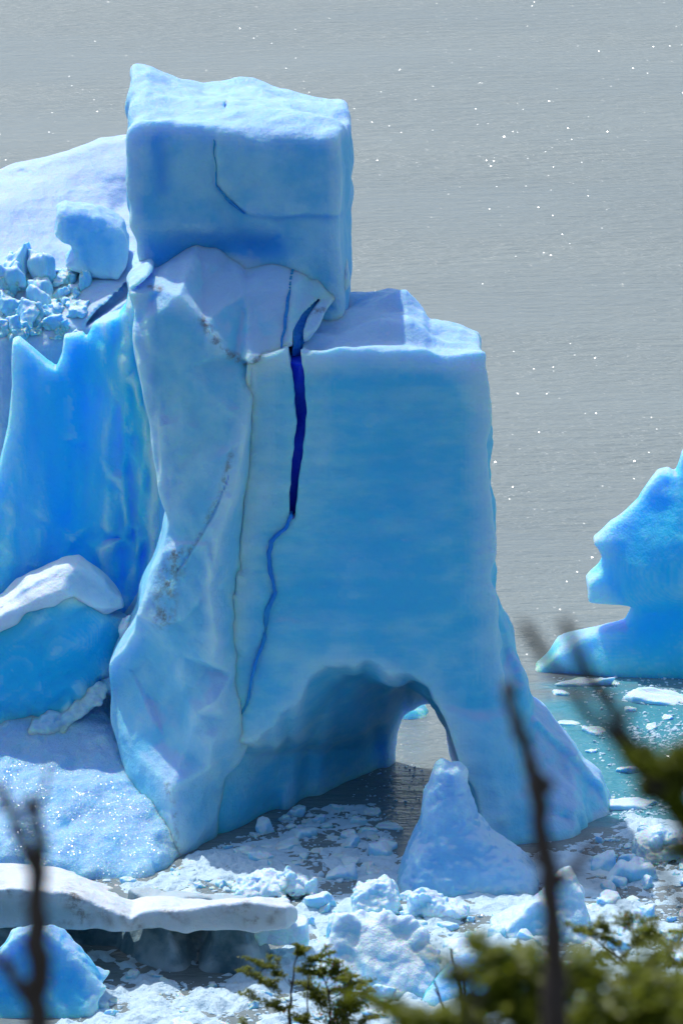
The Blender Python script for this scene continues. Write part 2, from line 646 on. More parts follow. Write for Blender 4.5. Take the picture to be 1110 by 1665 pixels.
# ------------------------------------------------------------------ setting
wp = np.array([(-2500, 100, 0), (2500, 100, 0), (2500, 6000, 0), (-2500, 6000, 0)], np.float32)
lake = tag(link('lake_water', make_mesh('lake_water', wp, [[0, 1, 2, 3]]), M['water']), kind='structure')
#@@SETTING

# ------------------------------------------------------------------ the arched iceberg
berg = empty('iceberg', at(560, 1380, 186), 'tall blue iceberg with a square tower, a cracked wall and an arch over the water', 'iceberg')

# tower ------------------------------------------------
v = Vol.px(185, 600, 189.6, 199.5, 12.5, 30.5, 0.08, 191)
F = v.relief([(205, 200, 190.9), (290, 205, 190.8), (420, 205, 190.8), (555, 215, 190.9),
              (205, 330, 191.0), (350, 330, 190.8), (553, 345, 190.8),
              (210, 372, 190.7), (320, 372, 190.6), (455, 372, 190.7), (555, 372, 190.7),
              (215, 440, 190.9), (300, 430, 191.3), (420, 420, 191.4), (470, 420, 190.8), (560, 440, 190.7), (570, 520, 190.5)], 3)
F = F + 0.55 * v.blob(370, 402, 191, 90, 22) + 0.25 * v.blob(265, 262, 191, 16, 60) - 0.12 * v.blob(480, 430, 191, 60, 60)
F = F + 0.06 * v.noise2((2.2, 2.8), 4) + v.facet2((1.7, 2.2), 0.10, 5) + v.facet2((0.6, 0.8), 0.03, 6)
A_, B_ = np.meshgrid(v.x, v.z, indexing='ij')
rec = v.front([(352, 150), (352, 296), (372, 322), (405, 346), (450, 352), (500, 344), (560, 351), (600, 351), (600, 150)], 191)[:, 0, :]
F = F - 0.24 * np.clip(0.5 - rec / 0.15, 0, 1) * np.clip((at(470, 210, 191)[2] - B_) / 2.0, 0, 1) ** 0.5
d = v.facing(F)
d = smax(d, v.front([(205, 60), (206, 300), (212, 360), (224, 410), (238, 440), (238, 640), (574, 640), (572, 440), (566, 372), (569, 300), (568, 60)], 191) + 0.06 * v.noise((1.2, 0.8, 1.2), 7) + 0.05 * v.noise((0.4, 0.4, 0.5), 8), 0.2)
d = smax(d, v.plan([(201, 188), (553, 188), (556, 191), (571, 193.5), (572, 198.4), (300, 198.8), (201, 198)]), 0.35)
zt = v.top([(195, 206), (232, 195), (290, 205), (350, 204), (420, 206), (450, 210), (500, 215), (555, 216), (580, 207)], 191,
           [(190, 112), (215, 106), (245, 108), (280, 124), (330, 134), (380, 131), (430, 136), (480, 146), (520, 159), (570, 167), (590, 168)], 197.5)
d = smax(d, zt + 0.25 * v.noise((2.6, 1.6, 9), 21) + 0.05 * np.abs(v.noise((.9, .6, 3), 22)) + 0.02 * v.noise((.3, .3, 1), 23), 0.35)
d = d + v.fractal((1.2, 1.2, 1.4), 0.05, 3, 11)
for pts, wid, dep in (([(382, 130), (372, 165), (362, 192)], [4, 7, 2], 5.5),):
    d = np.maximum(d, -v.crack(pts, wid, 191, F, dep))
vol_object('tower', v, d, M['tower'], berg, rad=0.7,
           clear=[([(215, 425), (300, 412), (380, 400), (445, 402)], 26, 0.95), ([(250, 225), (258, 260), (264, 305)], 16, 0.6), ([(356, 305), (385, 338), (450, 353), (553, 350)], 7, 0.5), ([(452, 385), (425, 402)], 8, 0.9)])  # thin blue band along the step paints in the shade under its lip
TOWER_V, TOWER_F = v, F

# ledge and spur ---------------------------------------
v = Vol.px(175, 600, 182.6, 194.5, -1.6, 25.0, 0.08, 188)
CT = [(150, 400, 193.9), (200, 395, 193.9), (250, 392, 193.9), (290, 382, 193.9), (322, 372, 193.9), (360, 380, 193.9), (400, 388, 193.9), (460, 385, 193.9), (530, 395, 193.9), (590, 410, 193.9), (640, 440, 193.9), (150, 430, 192.5), (205, 425, 192.2), (255, 425, 191.6), (285, 412, 191.5), (322, 396, 191.4), (350, 404, 191.4), (375, 418, 191.6), (455, 415, 191.5),
      (520, 420, 191.4), (575, 440, 191.6), (620, 470, 192),
      (240, 452, 187.4), (262, 470, 188.2), (330, 470, 189.3), (400, 474, 189.4), (470, 470, 189.4), (535, 490, 190.4),
      (292, 480, 187.3), (332, 525, 187.1), (366, 575, 187.0), (385, 582, 187.4), (404, 592, 186.7), (440, 578, 187.4), (470, 566, 187.6), (500, 545, 188.4), (535, 512, 189.8), (580, 505, 190.8),
      (206, 478, 187.9), (218, 540, 187.6), (230, 620, 187.4), (245, 720, 187.0), (262, 800, 186.6), (285, 890, 186.2), (300, 890, 186.0),
      (300, 600, 186.9), (310, 760, 186.5), (402, 700, 186.1), (388, 780, 185.8), (372, 830, 185.6), (355, 880, 185.4), (320, 870, 185.8),
      (260, 905, 186.6), (228, 1000, 186.6), (262, 1012, 186.0), (300, 1000, 185.7), (340, 960, 185.3), (352, 1040, 185.0),
      (232, 1030, 187.2), (290, 1060, 186.2), (345, 1080, 185.4), (240, 1075, 188.0), (340, 1086, 186.2),
      (420, 604, 187.5), (419, 700, 187.4), (408, 780, 187.3), (396, 850, 187.2), (390, 900, 187.1), (382, 960, 186.9), (378, 1040, 186.3), (380, 1100, 186.0), (190, 1120, 189), (190, 1160, 188.6), (240, 1140, 187.6), (300, 1130, 186.8), (350, 1140, 185.3), (320, 1160, 185.5), (370, 1170, 185.8), (400, 1190, 186.4), (395, 1100, 186.6), (410, 1230, 187.2),
      (215, 1215, 187.2), (260, 1210, 186.4), (300, 1220, 185.4), (345, 1205, 185.1), (375, 1222, 186.0), (340, 1250, 185.2), (380, 1300, 187.0), (350, 1380, 186.6),
      (280, 1285, 184.5), (330, 1290, 185.5), (285, 1395, 184.0), (320, 1400, 185.3), (200, 1300, 187.5)]
F = v.relief(CT, 1)
F = F + 0.04 * v.noise2((1.6, 2.2), 31) + v.facet2((1.1, 1.7), 0.15, 37) + v.facet2((0.42, 0.6), 0.045, 38)
A, B = np.meshgrid(v.x, v.z, indexing='ij')
dirty = v.front([(283, 884), (337, 878), (348, 930), (322, 975), (300, 1003), (262, 1014), (224, 1006), (240, 955), (262, 900)], 186)[:, 0, :]
rs_ = np.random.RandomState(33)
ph_ = (A * 0.86 + B * 0.5) / 0.16
stri = np.interp(ph_, np.arange(-400, 400), np.convolve(rs_.normal(size=800), [.25, .5, .25], 'same'))
mk = np.clip(0.5 - dirty / 0.15, 0, 1)
F = F - mk * (0.20 + 0.075 * stri)
lf = np.clip(1 - np.abs(line_dist(A, B, xz([(215, 520), (228, 620), (248, 740), (268, 850)], 187.2))) / 0.9, 0, 1)
F = F + lf * (0.22 * v.noise2((0.3, 1.2), 35) + 0.12 * np.abs(v.noise2((0.2, 0.7), 36)))
d = v.facing(F)
d = smax(d, v.front([(206, 445), (240, 360), (562, 360), (560, 500), (500, 572), (440, 586), (418, 600), (422, 700), (410, 800), (398, 900), (390, 1000),
                     (398, 1100), (405, 1200), (390, 1240), (370, 1260), (360, 1320), (350, 1420), (285, 1430), (280, 1400), (220, 1300), (180, 1200), (165, 1120), (215, 1030), (222, 1000),
                     (262, 900), (270, 850), (245, 740), (226, 620), (214, 540), (203, 478)], 186.6) + 0.08 * v.noise((0.8, 0.8, 0.9), 39), 0.15)
d = smax(d, v.Y - 193.5, 0.5)
d = d + v.fractal((1.5, 1.5, 1.9), 0.05, 3, 41)
slabgap = v.crack([(290, 925), (320, 880), (350, 830), (374, 770)], [4, 6, 5, 2], 186, F, 0.16)
d = np.maximum(d, -slabgap)
SPUR_V, SPUR_F = v, F
d = np.maximum(d, -v.crack([(520, 500), (495, 520), (484, 540), (486, 600)], [3, 11, 17, 20], 188.5, F, 2.2))
vol_object('spur', v, d, M['spur'], berg, rad=1.0,
           dirt=[([(330, 520), (360, 570), (400, 590), (440, 575)], 11, 1.0), ([(245, 465), (262, 470)], 9, 0.9),
                 ([(285, 900), (270, 960), (266, 1005)], 26, 0.9), ([(290, 925), (320, 880), (360, 800), (376, 740)], 7, 0.8),
                 ([(500, 510), (545, 498)], 8, 0.9), ([(270, 1270), (285, 1320), (287, 1390)], 7, 0.7)])

# arched wall -------------------------------------------
CRK = [(484, 530), (478, 566), (486, 620), (490, 690), (479, 780), (475, 838)]
v = Vol.px(265, 1010, 183.2, 199.0, -1.6, 21.5, 0.085, 188)
F = v.relief([(405, 560, 187.2), (470, 566, 187.2), (600, 566, 187.0), (720, 575, 187.0), (800, 570, 187.3),
              (405, 700, 187.1), (420, 850, 187.0), (390, 1000, 186.9), (360, 1150, 186.7), (330, 1210, 186.2),
              (600, 700, 186.9), (780, 700, 187.2), (600, 900, 186.7), (795, 900, 187.2), (560, 1040, 186.6), (700, 1060, 186.7), (800, 1000, 187.3),
              (470, 1130, 186.6), (420, 1200, 186.3), (740, 1150, 186.7), (790, 1200, 186.5), (770, 1300, 186.2), (830, 1370, 185.7), (870, 1370, 186.4), (840, 1150, 187.6),
              (290, 1250, 186.1), (320, 1320, 186.3), (290, 1395, 185.5), (700, 575, 187.1)], 6)
F = F + 0.08 * v.noise2((3.0, 3.4), 51) + v.facet2((2.4, 2.0), 0.075, 53) + v.facet2((0.8, 0.5), 0.028, 54)
F = F + 0.02 * v.noise2((1.6, 0.22), 55)
F = F - 0.22 * v.blob(775, 965, 187, 40, 25) + 0.15 * v.blob(740, 1010, 187, 40, 30)
chip = v.front([(385, 930), (415, 935), (435, 965), (430, 1030), (400, 1060), (375, 1040), (372, 980)], 187)[:, 0, :]
F = F - 0.16 * np.clip(0.5 - chip / 0.3, 0, 1)
F_arch = F
d = v.facing(F)
d = smax(d, v.front([(398, 300), (800, 300), (784, 600), (794, 660), (797, 740), (800, 800), (805, 860), (805, 920), (802, 1000), (812, 1060), (822, 1120), (840, 1200), (862, 1290), (872, 1400), (872, 1560),
                     (270, 1560), (283, 1390), (300, 1230), (330, 1150), (345, 1080), (365, 1000), (388, 880), (396, 760), (400, 620)], 187) + 0.07 * v.noise((0.9, 0.9, 0.8), 56) + 0.03 * v.noise((.35, .35, .3), 57), 0.2)
d = smax(d, v.plan([(270, 183.6), (300, 183.0), (420, 184.5), (900, 184.5), (900, 190), (792, 193.0), (770, 196.4), (690, 197.0), (560, 197.5), (470, 198.0), (270, 198.0)]), 0.4)
zt = v.top([(380, 590), (405, 588), (440, 579), (468, 569), (498, 573), (560, 568), (640, 566), (690, 567), (715, 576), (745, 581), (775, 577), (820, 577)], 187,
           [(380, 520), (500, 512), (540, 503), (600, 499), (660, 499), (688, 516), (697, 530), (740, 528), (768, 530), (820, 532)], 191.3, drop=0.2)
humps = 0.28 * v.noise((2.2, 1.3, 9), 61) + 0.10 * v.noise((.8, .5, 3), 62)
d = smax(d, zt + humps * np.clip((v.Y - 187.2) / 1.5, 0, 1) + 0.05 * np.abs(v.noise((0.5, 0.4, 2), 63)), 0.14)
tunnel = v.loft([(363, 1600), (362, 1380), (360, 1250), (366, 1227), (425, 1203), (480, 1152), (512, 1108), (535, 1088), (600, 1093), (660, 1104), (697, 1117),
                 (714, 1147), (735, 1205), (760, 1262), (790, 1350), (800, 1600)], 187.0,
                [(640, 1520), (640, 1310), (640, 1250), (641, 1216), (648, 1194), (660, 1176), (674, 1160), (688, 1150), (699, 1143), (705, 1143), (708, 1147),
                 (709, 1158), (718, 1205), (732, 1240), (742, 1290), (748, 1500)], 197.0)
# buttress at the right foot, grown into the wall
FB = v.relief([(800, 1000, 190.5), (815, 1060, 190.2), (845, 1120, 190.3), (835, 1180, 189.3), (880, 1190, 190.4), (830, 1240, 188.0), (890, 1260, 188.6), (940, 1250, 190.2),
               (800, 1290, 186.8), (860, 1300, 186.6), (930, 1310, 187.6), (985, 1310, 190.3), (800, 1372, 186.2), (860, 1376, 186.0), (940, 1370, 186.9), (992, 1340, 189.2)], 3)
FB = FB + 0.10 * v.noise2((0.9, 2.0), 81) + v.facet2((0.7, 1.5), 0.17, 82) + v.facet2((0.35, 0.5), 0.05, 83)
b = v.facing(FB)
b = smax(b, v.front([(785, 980), (802, 1000), (832, 1050), (852, 1115), (870, 1175), (902, 1207), (942, 1245), (977, 1285), (995, 1330), (990, 1372), (960, 1440), (785, 1440)], 189), 0.3)
b = smax(b, v.Y - 194.2 + 0.4 * (v.X - at(800, 1100, 189)[0]), 0.6)
b = b + v.fractal((0.9, 0.9, 1.6), 0.08, 3, 85, ridge=True)
d = smin(d, b, 0.7)
d = d + v.fractal((1.2, 1.2, 0.9), 0.045, 3, 71)
tunnel = tunnel + 0.16 * v.noise((0.7, 1.6, 1.8), 72) + 0.10 * v.noise((0.35, 2.2, 1.5), 73)
d = smax(d, -tunnel, 0.18)
d = np.maximum(d, -v.crack(CRK, [26, 22, 18, 17, 14, 10], 187, F, 2.6) - 0.02 * v.noise((0.5, 1, 0.4), 74) - 0.014 * v.noise((0.3, 1, 0.15), 75))
d = np.maximum(d, -v.crack([(408, 600), (404, 720), (396, 820), (384, 920), (378, 1000)], [3, 4, 4, 4, 2], 187, F, 0.16))
vol_object('arch_wall', v, d, M['ice'], berg, rad=1.3, clear=[([(640, 650), (660, 800), (600, 950)], 120, 0.35), ([(400, 640), (396, 800), (385, 960)], 12, 0.6), ([(430, 1000), (410, 1100)], 25, .5)],
           dirt=[([(280, 1290), (287, 1390)], 8, 0.6)])
# deep blue filling, coloured for the light bounced between the fissure walls
cv = Vol.px(462, 505, 187.2, 189.6, 9.5, 19.25, 0.06, 188)
FV = v.relief([(405, 560, 187.2), (600, 900, 187.2)], 0)[0, 0]
dv = np.maximum(line_dist(*np.meshgrid(cv.x, cv.z, indexing='ij'), xz(CRK, 187), [w * 0.026 for w in (30, 26, 22, 21, 18, 12)])[:, None, :],
                np.maximum(187.5 + 0.25 * cv.noise2((0.5, 1.0), 5)[:, None, :] - cv.Y, cv.Y - 189.4))
vol_object('fissure_blue', cv, dv, M['bounce_blue'], berg)

def seam(name, pts, wid, Y, F, v, parent, out=0.11):
    """Blue strip laid along a crack; its colour stands for light bounced inside."""
    P = xz(pts, Y)
    sub = Vol(P[:, 0].min() - .3, P[:, 0].max() + .3, Y - 2.0, Y + 2.0, P[:, 1].min() - .3, P[:, 1].max() + .3, 0.05)
    A, B = np.meshgrid(sub.x, sub.z, indexing='ij')
    ix = np.clip(((A - v.x[0]) / v.h).round().astype(int), 0, F.shape[0] - 1)
    iz = np.clip(((B - v.z[0]) / v.h).round().astype(int), 0, F.shape[1] - 1)
    Fs = F[ix, iz]
    k = Y * 1.02 / FPX
    A2 = A + 0.03 * sub.noise2((0.25, 0.25), 3)
    dd = line_dist(A2, B, P, [w * k for w in wid])[:, None, :]
    dd = np.maximum(dd, np.maximum((Fs - out)[:, None, :] - sub.Y, sub.Y - (Fs + 0.7)[:, None, :]))
    vol_object(name, sub, dd, M['seam'], parent)


seam('fissure_blue', [(350, 225), (351, 297), (374, 326), (400, 346)], [2, 3, 6, 2], 191, TOWER_F, TOWER_V, berg)
seam('fissure_blue', [(482, 422), (474, 450), (466, 480), (467, 500), (458, 552)], [3, 5, 5, 7, 3], 189.4, SPUR_F, SPUR_V, berg)
seam('fissure_blue', [(520, 500), (497, 518), (485, 540), (484, 575)], [5, 16, 22, 22], 188.5, SPUR_F, SPUR_V, berg, out=-0.45)
THIN = [(475, 838), (462, 860), (440, 880), (438, 930), (450, 962), (435, 990), (430, 1030), (412, 1090), (402, 1140), (380, 1172)]
seam('fissure_blue', THIN, [6, 5, 7, 8, 5, 8, 5, 5, 5, 2], 187, F_arch, v, berg)

# thin blue fin --------------------------------------------
v = Vol.px(-160, 260, 192.2, 197.2, -1.0, 23.5, 0.09, 194.2)
F = v.relief([(0, 500, 194.5), (22, 560, 194.4), (60, 620, 194.1), (105, 545, 194.6), (150, 530, 194.5), (205, 500, 194), (230, 600, 193.2), (240, 760, 193),
              (160, 700, 194.4), (100, 760, 194.4), (180, 800, 193.9), (20, 800, 193.8), (0, 980, 193.4), (120, 960, 194.1), (240, 980, 192.8), (-100, 800, 194.1)], 4)
A, B = np.meshgrid(v.x, v.z, indexing='ij')
wr0 = np.clip((A - at(150, 700, 191.6)[0]) / 1.0, 0, 1) + 0.5 * np.clip((at(100, 800, 193.6)[2] - B) / 2.0, 0, 1)
F = F + v.facet2((0.9, 2.6), 0.12, 97) + wr0 * v.facet2((0.42, 1.5), 0.30, 98) + 0.12 * v.noise2((0.7, 4.0), 91) + 0.06 * v.noise2((0.3, 1.6), 92)
wr = np.clip((A - at(150, 700, 194.2)[0]) / 1.2, 0, 1)
F = F + wr * (0.36 * v.noise2((0.45, 2.2), 93) + 0.24 * np.abs(v.noise2((0.28, 1.3), 94)))
d = v.facing(F)
d = smax(d, v.front([(-160, 900), (-60, 830), (-5, 775), (12, 700), (20, 620), (21, 556), (30, 553), (52, 572), (75, 592), (91, 602), (100, 578), (104, 548), (134, 542), (140, 552), (152, 528), (194.2, 510), (205, 498),
                     (215, 440), (260, 440), (260, 1060), (-160, 1060)], 194.5), 0.18)
d = smax(d, v.Y - 195.55 - 0.2 * v.noise2((1.5, 2.0), 95)[:, None, :], 0.4)
d = d + v.fractal((0.9, 0.9, 1.6), 0.03, 2, 96)
vol_object('ice_fin', v, d, M['fin'], berg, clear=[([(140, 580), (110, 680), (110, 820), (140, 960)], 55, 1.0), ([(215, 620), (205, 760)], 14, .8), ([(180, 830), (110, 960)], 16, .7)])

# ------------------------------------------------------------------ snowy berg behind
snowy = empty('iceberg', at(60, 800, 206), 'rounded snow covered iceberg behind the tower with ice rubble on its terrace', 'iceberg')
v = Vol.px(-190, 330, 199.5, 216.0, -1.2, 26.0, 0.14, 207)
F = v.relief([(-190, 330, 212), (0, 289, 212), (60, 275, 212), (110, 262, 212), (160, 240, 212), (205, 234, 212), (330, 240, 212),
              (0, 340, 209), (100, 330, 209.4), (190, 330, 209.4), (-100, 400, 207), (0, 390, 207), (100, 392, 206.8), (205, 385, 207.3), (330, 390, 207),
              (0, 440, 204.5), (100, 450, 204.4), (200, 440, 205), (0, 520, 202.6), (60, 525, 202.4), (120, 500, 202.6), (170, 470, 203.0),
              (0, 545, 201.3), (70, 560, 201.3), (105, 540, 201.4), (150, 515, 201.6), (205, 470, 202), (0, 760, 200.9), (100, 760, 200.9), (200, 760, 201.5), (0, 1000, 200.5), (330, 700, 202)], 4)
F = F + 0.14 * v.noise2((3, 1.6), 101) + v.facet2((1.6, 0.9), 0.14, 102)
d = v.facing(F)
d = smax(d, v.front([(-190, 330), (0, 288), (60, 274), (110, 261), (160, 239), (205, 232), (330, 236), (330, 1300), (-190, 1300)], 212), 1.2)
d = smax(d, v.Y - 215.2, 1.5)
d = d + v.fractal((2.2, 2.2, 1.6), 0.10, 4, 105)
d = np.maximum(d, -v.crack([(140, 527), (160, 510), (205, 480)], [4, 12, 18], 202, F, 1.5))
vol_object('snow_dome', v, d, M['snow'], snowy)

# ------------------------------------------------------------------ sloping slab, sunlit
slab = empty('ice_slab', at(100, 1420, 181.6), 'low sloping slab of wet sparkling ice at the left foot of the arched iceberg', 'ice slab')
v = Vol.px(-180, 300, 180.2, 195.5, -1.2, 6.2, 0.07, 184)
zz = 0.30 + (v.Y - 181.3) * 0.37 + 0.10 * v.noise((1.6, 1.6, 5), 111) + 0.05 * v.noise((0.5, 0.5, 2), 112)
d = (v.Z - zz) * 0.93
d = smax(d, v.plan([(-180, 183.0), (-60, 182.4), (0, 182.0), (100, 181.5), (190, 181.1), (238, 181.3), (263, 182.8), (284, 184.3), (272, 185.6), (240, 186.9), (226, 188.5), (200, 191), (190, 194.8), (-180, 194.8)])
         + 0.10 * (v.Z - 1), 1.1)
d = d + v.fractal((0.45, 0.45, 0.45), 0.045, 2, 115)
vol_object('slab_body', v, d, M['wet'], slab)

# ------------------------------------------------------------------ blue block with a white cap
blk = empty('ice_block', at(100, 1190, 191.1), 'bright blue ice block with a thick white cap lying on the sloping slab', 'ice block')
v = Vol.px(-192.6, 250, 189.2, 195.6, 2.0, 11.5, 0.08, 189)
F = v.relief([(-100, 1000, 190.8), (0, 1000, 190.7), (100, 980, 190.6), (165, 1010, 190.9), (-100, 1180, 190.4), (0, 1180, 190.4), (100, 1150, 190.5), (235, 1050, 191.8), (200, 1020, 191.4), (170, 1110, 190.9), (90, 1080, 190.3), (0, 1090, 190.3)], 5)
d = v.facing(F + 0.04 * v.noise2((1.2, 1.2), 121) + v.facet2((1.0, 1.0), 0.10, 122))
d = smax(d, v.front([(-192.6, 1060), (-60, 1010), (60, 960), (125, 960), (165, 990), (178, 1005), (205, 1015), (228, 1035), (234, 1050), (222, 1072), (192.6, 1085), (165, 1110), (150, 1140), (100, 1172), (60, 1195), (0, 1205), (-192.6, 1230)], 191.2), 0.35)
d = smax(d, v.Y - 193.0, 0.8)
low = np.clip((at(100, 1110, 188)[2] - v.Z) / 0.8, 0, 1)
d = d + v.fractal(1.1, 0.05, 3, 125) + low * v.fractal(0.8, 0.12, 3, 128)
vol_object('block_body', v, d, M['block'], blk, clear=[([(-60, 1090), (30, 1080), (90, 1090), (160, 1060)], 75, 1.0)])
v = Vol.px(-192.6, 230, 189.4, 195.6, 7.0, 12.0, 0.07, 189)
d = v.front([(-192.6, 1052), (-60, 1010), (0, 986), (45, 950), (108, 923), (125, 921), (147, 934), (172, 958), (197, 983), (200, 997), (166, 1008), (140, 982), (120, 974), (80, 986), (0, 1031), (-60, 1060), (-192.6, 1110)], 190.8)
d = smax(d, v.facing(v.relief([(-100, 1020, 190.3), (0, 1000, 190.3), (100, 960, 190.2), (160, 990, 190.6), (200, 990, 191.4), (110, 923, 190.9), (0, 986, 190.9)], 3)), 0.45)
d = smax(d, v.Y - 193.3, 0.6)
d = d + v.fractal(0.9, 0.06, 3, 135)
vol_object('snow_cap', v, d, M['cap'], blk)

# ------------------------------------------------------------------ right-hand iceberg
rb = empty('iceberg', at(1110, 1095, 211), 'glowing blue iceberg with an overhanging nose, cut off by the right edge', 'iceberg')
v = Vol.px(850, 1380, 207.5, 217.5, -1.2, 16.5, 0.12, 211)
F = v.relief([(1100, 760, 211.5), (960, 882, 211.3), (1110, 880, 209.8), (1110, 960, 209.6), (958, 970, 211.0), (1030, 1000, 211.2), (1110, 1000, 210.4), (1110, 1095, 209.6), (940, 1070, 210.6), (880, 1095, 210.8), (1250, 900, 209.4), (1250, 1095, 209.2)], 5)
d = v.facing(F + 0.08 * v.noise2((2.0, 0.9), 141) + v.facet2((1.8, 1.2), 0.05, 142))
d = smax(d, v.front([(1330, 700), (1230, 640), (1150, 690), (1110, 742), (1104, 768), (1098, 779), (1088, 770), (1072, 773), (1055, 795), (1040, 818), (1018, 833), (990, 850), (961, 882), (974, 898), (983, 915), (977, 930), (955, 946), (958, 977), (1031, 984),
                     (1028, 1000), (1018, 1018), (990, 1024), (940, 1038), (912, 1052), (895, 1070), (872, 1085), (840, 1130), (1380, 1130), (1380, 800)], 211.3), 0.35)
d = smax(d, v.Y - 213.0, 0.8)
d = d + v.fractal(1.4, 0.06, 3, 145)
vol_object('berg_body', v, d, M['fin'], rb, clear=[([(1110, 830), (1100, 900)], 50, .7), ([(1110, 1010), (1060, 1030)], 40, 1.0)], rad=0.9)

# ------------------------------------------------------------------ cone in front of the arch
v = Vol.px(625, 890, 177.4, 184.0, -0.8, 5.6, 0.05, 180)
d = v.front([(636, 1500), (644, 1440), (657, 1405), (681, 1350), (689, 1290), (700, 1246), (710, 1234), (722, 1233), (735, 1243), (752, 1243), (764, 1255), (766, 1290), (779, 1338), (808, 1372), (850, 1402), (874, 1432), (880, 1500)], 180.2)
prof = [(178.6, -1.5), (179.0, 0.2), (179.9, 2.2), (180.4, 4.0), (180.8, 5.2), (181.2, 5.2), (181.8, 3.5), (183.0, 0.5), (183.4, -1.5)]
A, B = np.meshgrid(v.y, v.z, indexing='ij')
d = smax(d, poly_sdf(A, B, prof)[None], 0.9)
d = d + v.fractal((0.9, 0.9, 1.1), 0.03, 3, 151, gain=0.6) + 0.025 * np.abs(v.noise(0.22, 155)) + 0.012 * v.noise(0.13, 156)
cone = at(760, 1450, 180.5)
o = vol_object('ice_cone', v, d, M['frost'], origin=cone)
o.location = cone
tag(o, 'pale pitted ice cone standing in the brash before the arch opening', 'ice cone')

# ------------------------------------------------------------------ free blocks and floes
def shape_block(name, outline, Y0, Y1, mat, label, cat='ice block', h=0.05, seed=1, amp=0.06, k=0.3, lean=0.25, group=None, top=None, rock=0.0, sub=0.35):
    """One lump of ice from its outline at distance Y0, running back to Y1."""
    P = xz(outline, Y0)
    z0 = P[:, 1].min()
    v = Vol(P[:, 0].min() - .4, P[:, 0].max() + .4, Y0 - 0.6, Y1 + 0.6, z0 - sub - 0.2, P[:, 1].max() + .5, h)
    d = v.front(outline, Y0)
    H = P[:, 1].max() - z0
    d = smax(d, (Y0 - v.Y + lean * (v.Z - z0)) * 0.95, k)
    d = smax(d, (v.Y - Y1 + 0.45 * (v.Z - z0) * (Y1 - Y0) / max(H, .1) * 0.6) * 0.9, k * 1.5)
    s_ = max(0.35, 0.35 * H)
    d = d + v.fractal(s_, amp, 4, seed, gain=0.55)
    if rock:
        d = d + v.fractal(s_ * 0.8, rock, 3, seed + 9, ridge=True)
    org = np.array(((P[0, 0] + P[:, 0].max()) / 2, (Y0 + Y1) / 2, z0))
    o = vol_object(name, v, d, mat, origin=org)
    o.location = org
    return tag(o, label, cat, group)


def proto(seed, flat, h=0.055, n=9, rough=0.035):
    """A floe of unit width: flat = height over width."""
    rs = np.random.RandomState(seed)
    v = Vol(-0.75, 0.75, -0.75, 0.75, -0.25, flat + 0.35, h)
    d = -1e9
    for i in range(n):
        a = 2 * math.pi * (i + rs.rand() * 0.8) / n
        tilt = rs.uniform(-0.5, 0.7)
        nx, ny, nz = math.cos(a), math.sin(a), tilt
        L = math.sqrt(1 + tilt * tilt)
        d = smax(d, (v.X * nx + v.Y * ny + (v.Z - 0.3 * flat) * nz) / L - rs.uniform(0.36, 0.52), 0.06)
    tx, ty = rs.normal(size=2) * 0.28
    d = smax(d, (v.Z - flat * 0.85 - tx * v.X * flat * 2 - ty * v.Y * flat * 2), 0.08)
    if flat > 0.4:
        tx, ty = rs.normal(size=2) * 0.8
        d = smax(d, (v.Z - flat * 0.9 - tx * v.X - ty * v.Y) * 0.75, 0.06)
    d = smax(d, -0.2 - v.Z, 0.05)
    d = d + v.fractal(0.35, rough, 3, seed * 7 + 1, gain=0.6)
    return surface(v, d)


RUB = [proto(380 + i, 0.40 + 0.06 * i, h=0.045, n=10, rough=0.075) for i in range(6)]
FLAT = [proto(300 + i, 0.10 + 0.03 * i) for i in range(6)]
LUMP = [proto(330 + i, 0.30 + 0.05 * i) for i in range(6)]
PEAK = [proto(360 + i, 0.60 + 0.08 * i, n=7) for i in range(5)]
M['floe'] = ice_mat('floe_ice', blue=(0.25, 0.60, 0.82), pale=(0.45, 0.74, 0.88), crust=(0.70, 0.84, 0.92), snow=(0.25, 0.75), rad=(0.08, 0.35, 0.9), scale=0.35, bump=0.6, grain=0.5, rough=0.3, frost=(0.6, 0.82, 0.92))
FM = [[make_mesh('floe_mesh', p, q) for p, q in fam] for fam in (FLAT, LUMP, PEAK, RUB)]
for fam in FM:
    for me in fam:
        me.materials.append(M['floe'])
rng = random.Random(11)


def floe(fam, loc, w, label, group, rz=None, sz=1.0, sy=None, cat='ice floe', name='ice_floe', mat=None):
    me = rng.choice(FM[fam])
    o = bpy.data.objects.new(name, me)
    COL.objects.link(o)
    o.location = loc
    o.rotation_euler = (rng.uniform(-.12, .12), rng.uniform(-.12, .12), rng.uniform(0, 6.28) if rz is None else rz)
    o.scale = (w, (sy or rng.uniform(0.6, 1.2)) * w, w * sz)
    return tag(o, label, cat, group)


# boulders of ice on the terrace of the snowy berg
from mathutils.bvhtree import BVHTree


def cast(tree, px, py):
    u, v_ = (px - CX) / FPX, (CY - py) / FPX
    dr = Vector((u, CO + v_ * SI, -SI + v_ * CO)).normalized()
    hit = tree.ray_cast(Vector((0, 0, CAM_H)), dr)
    return hit[0]


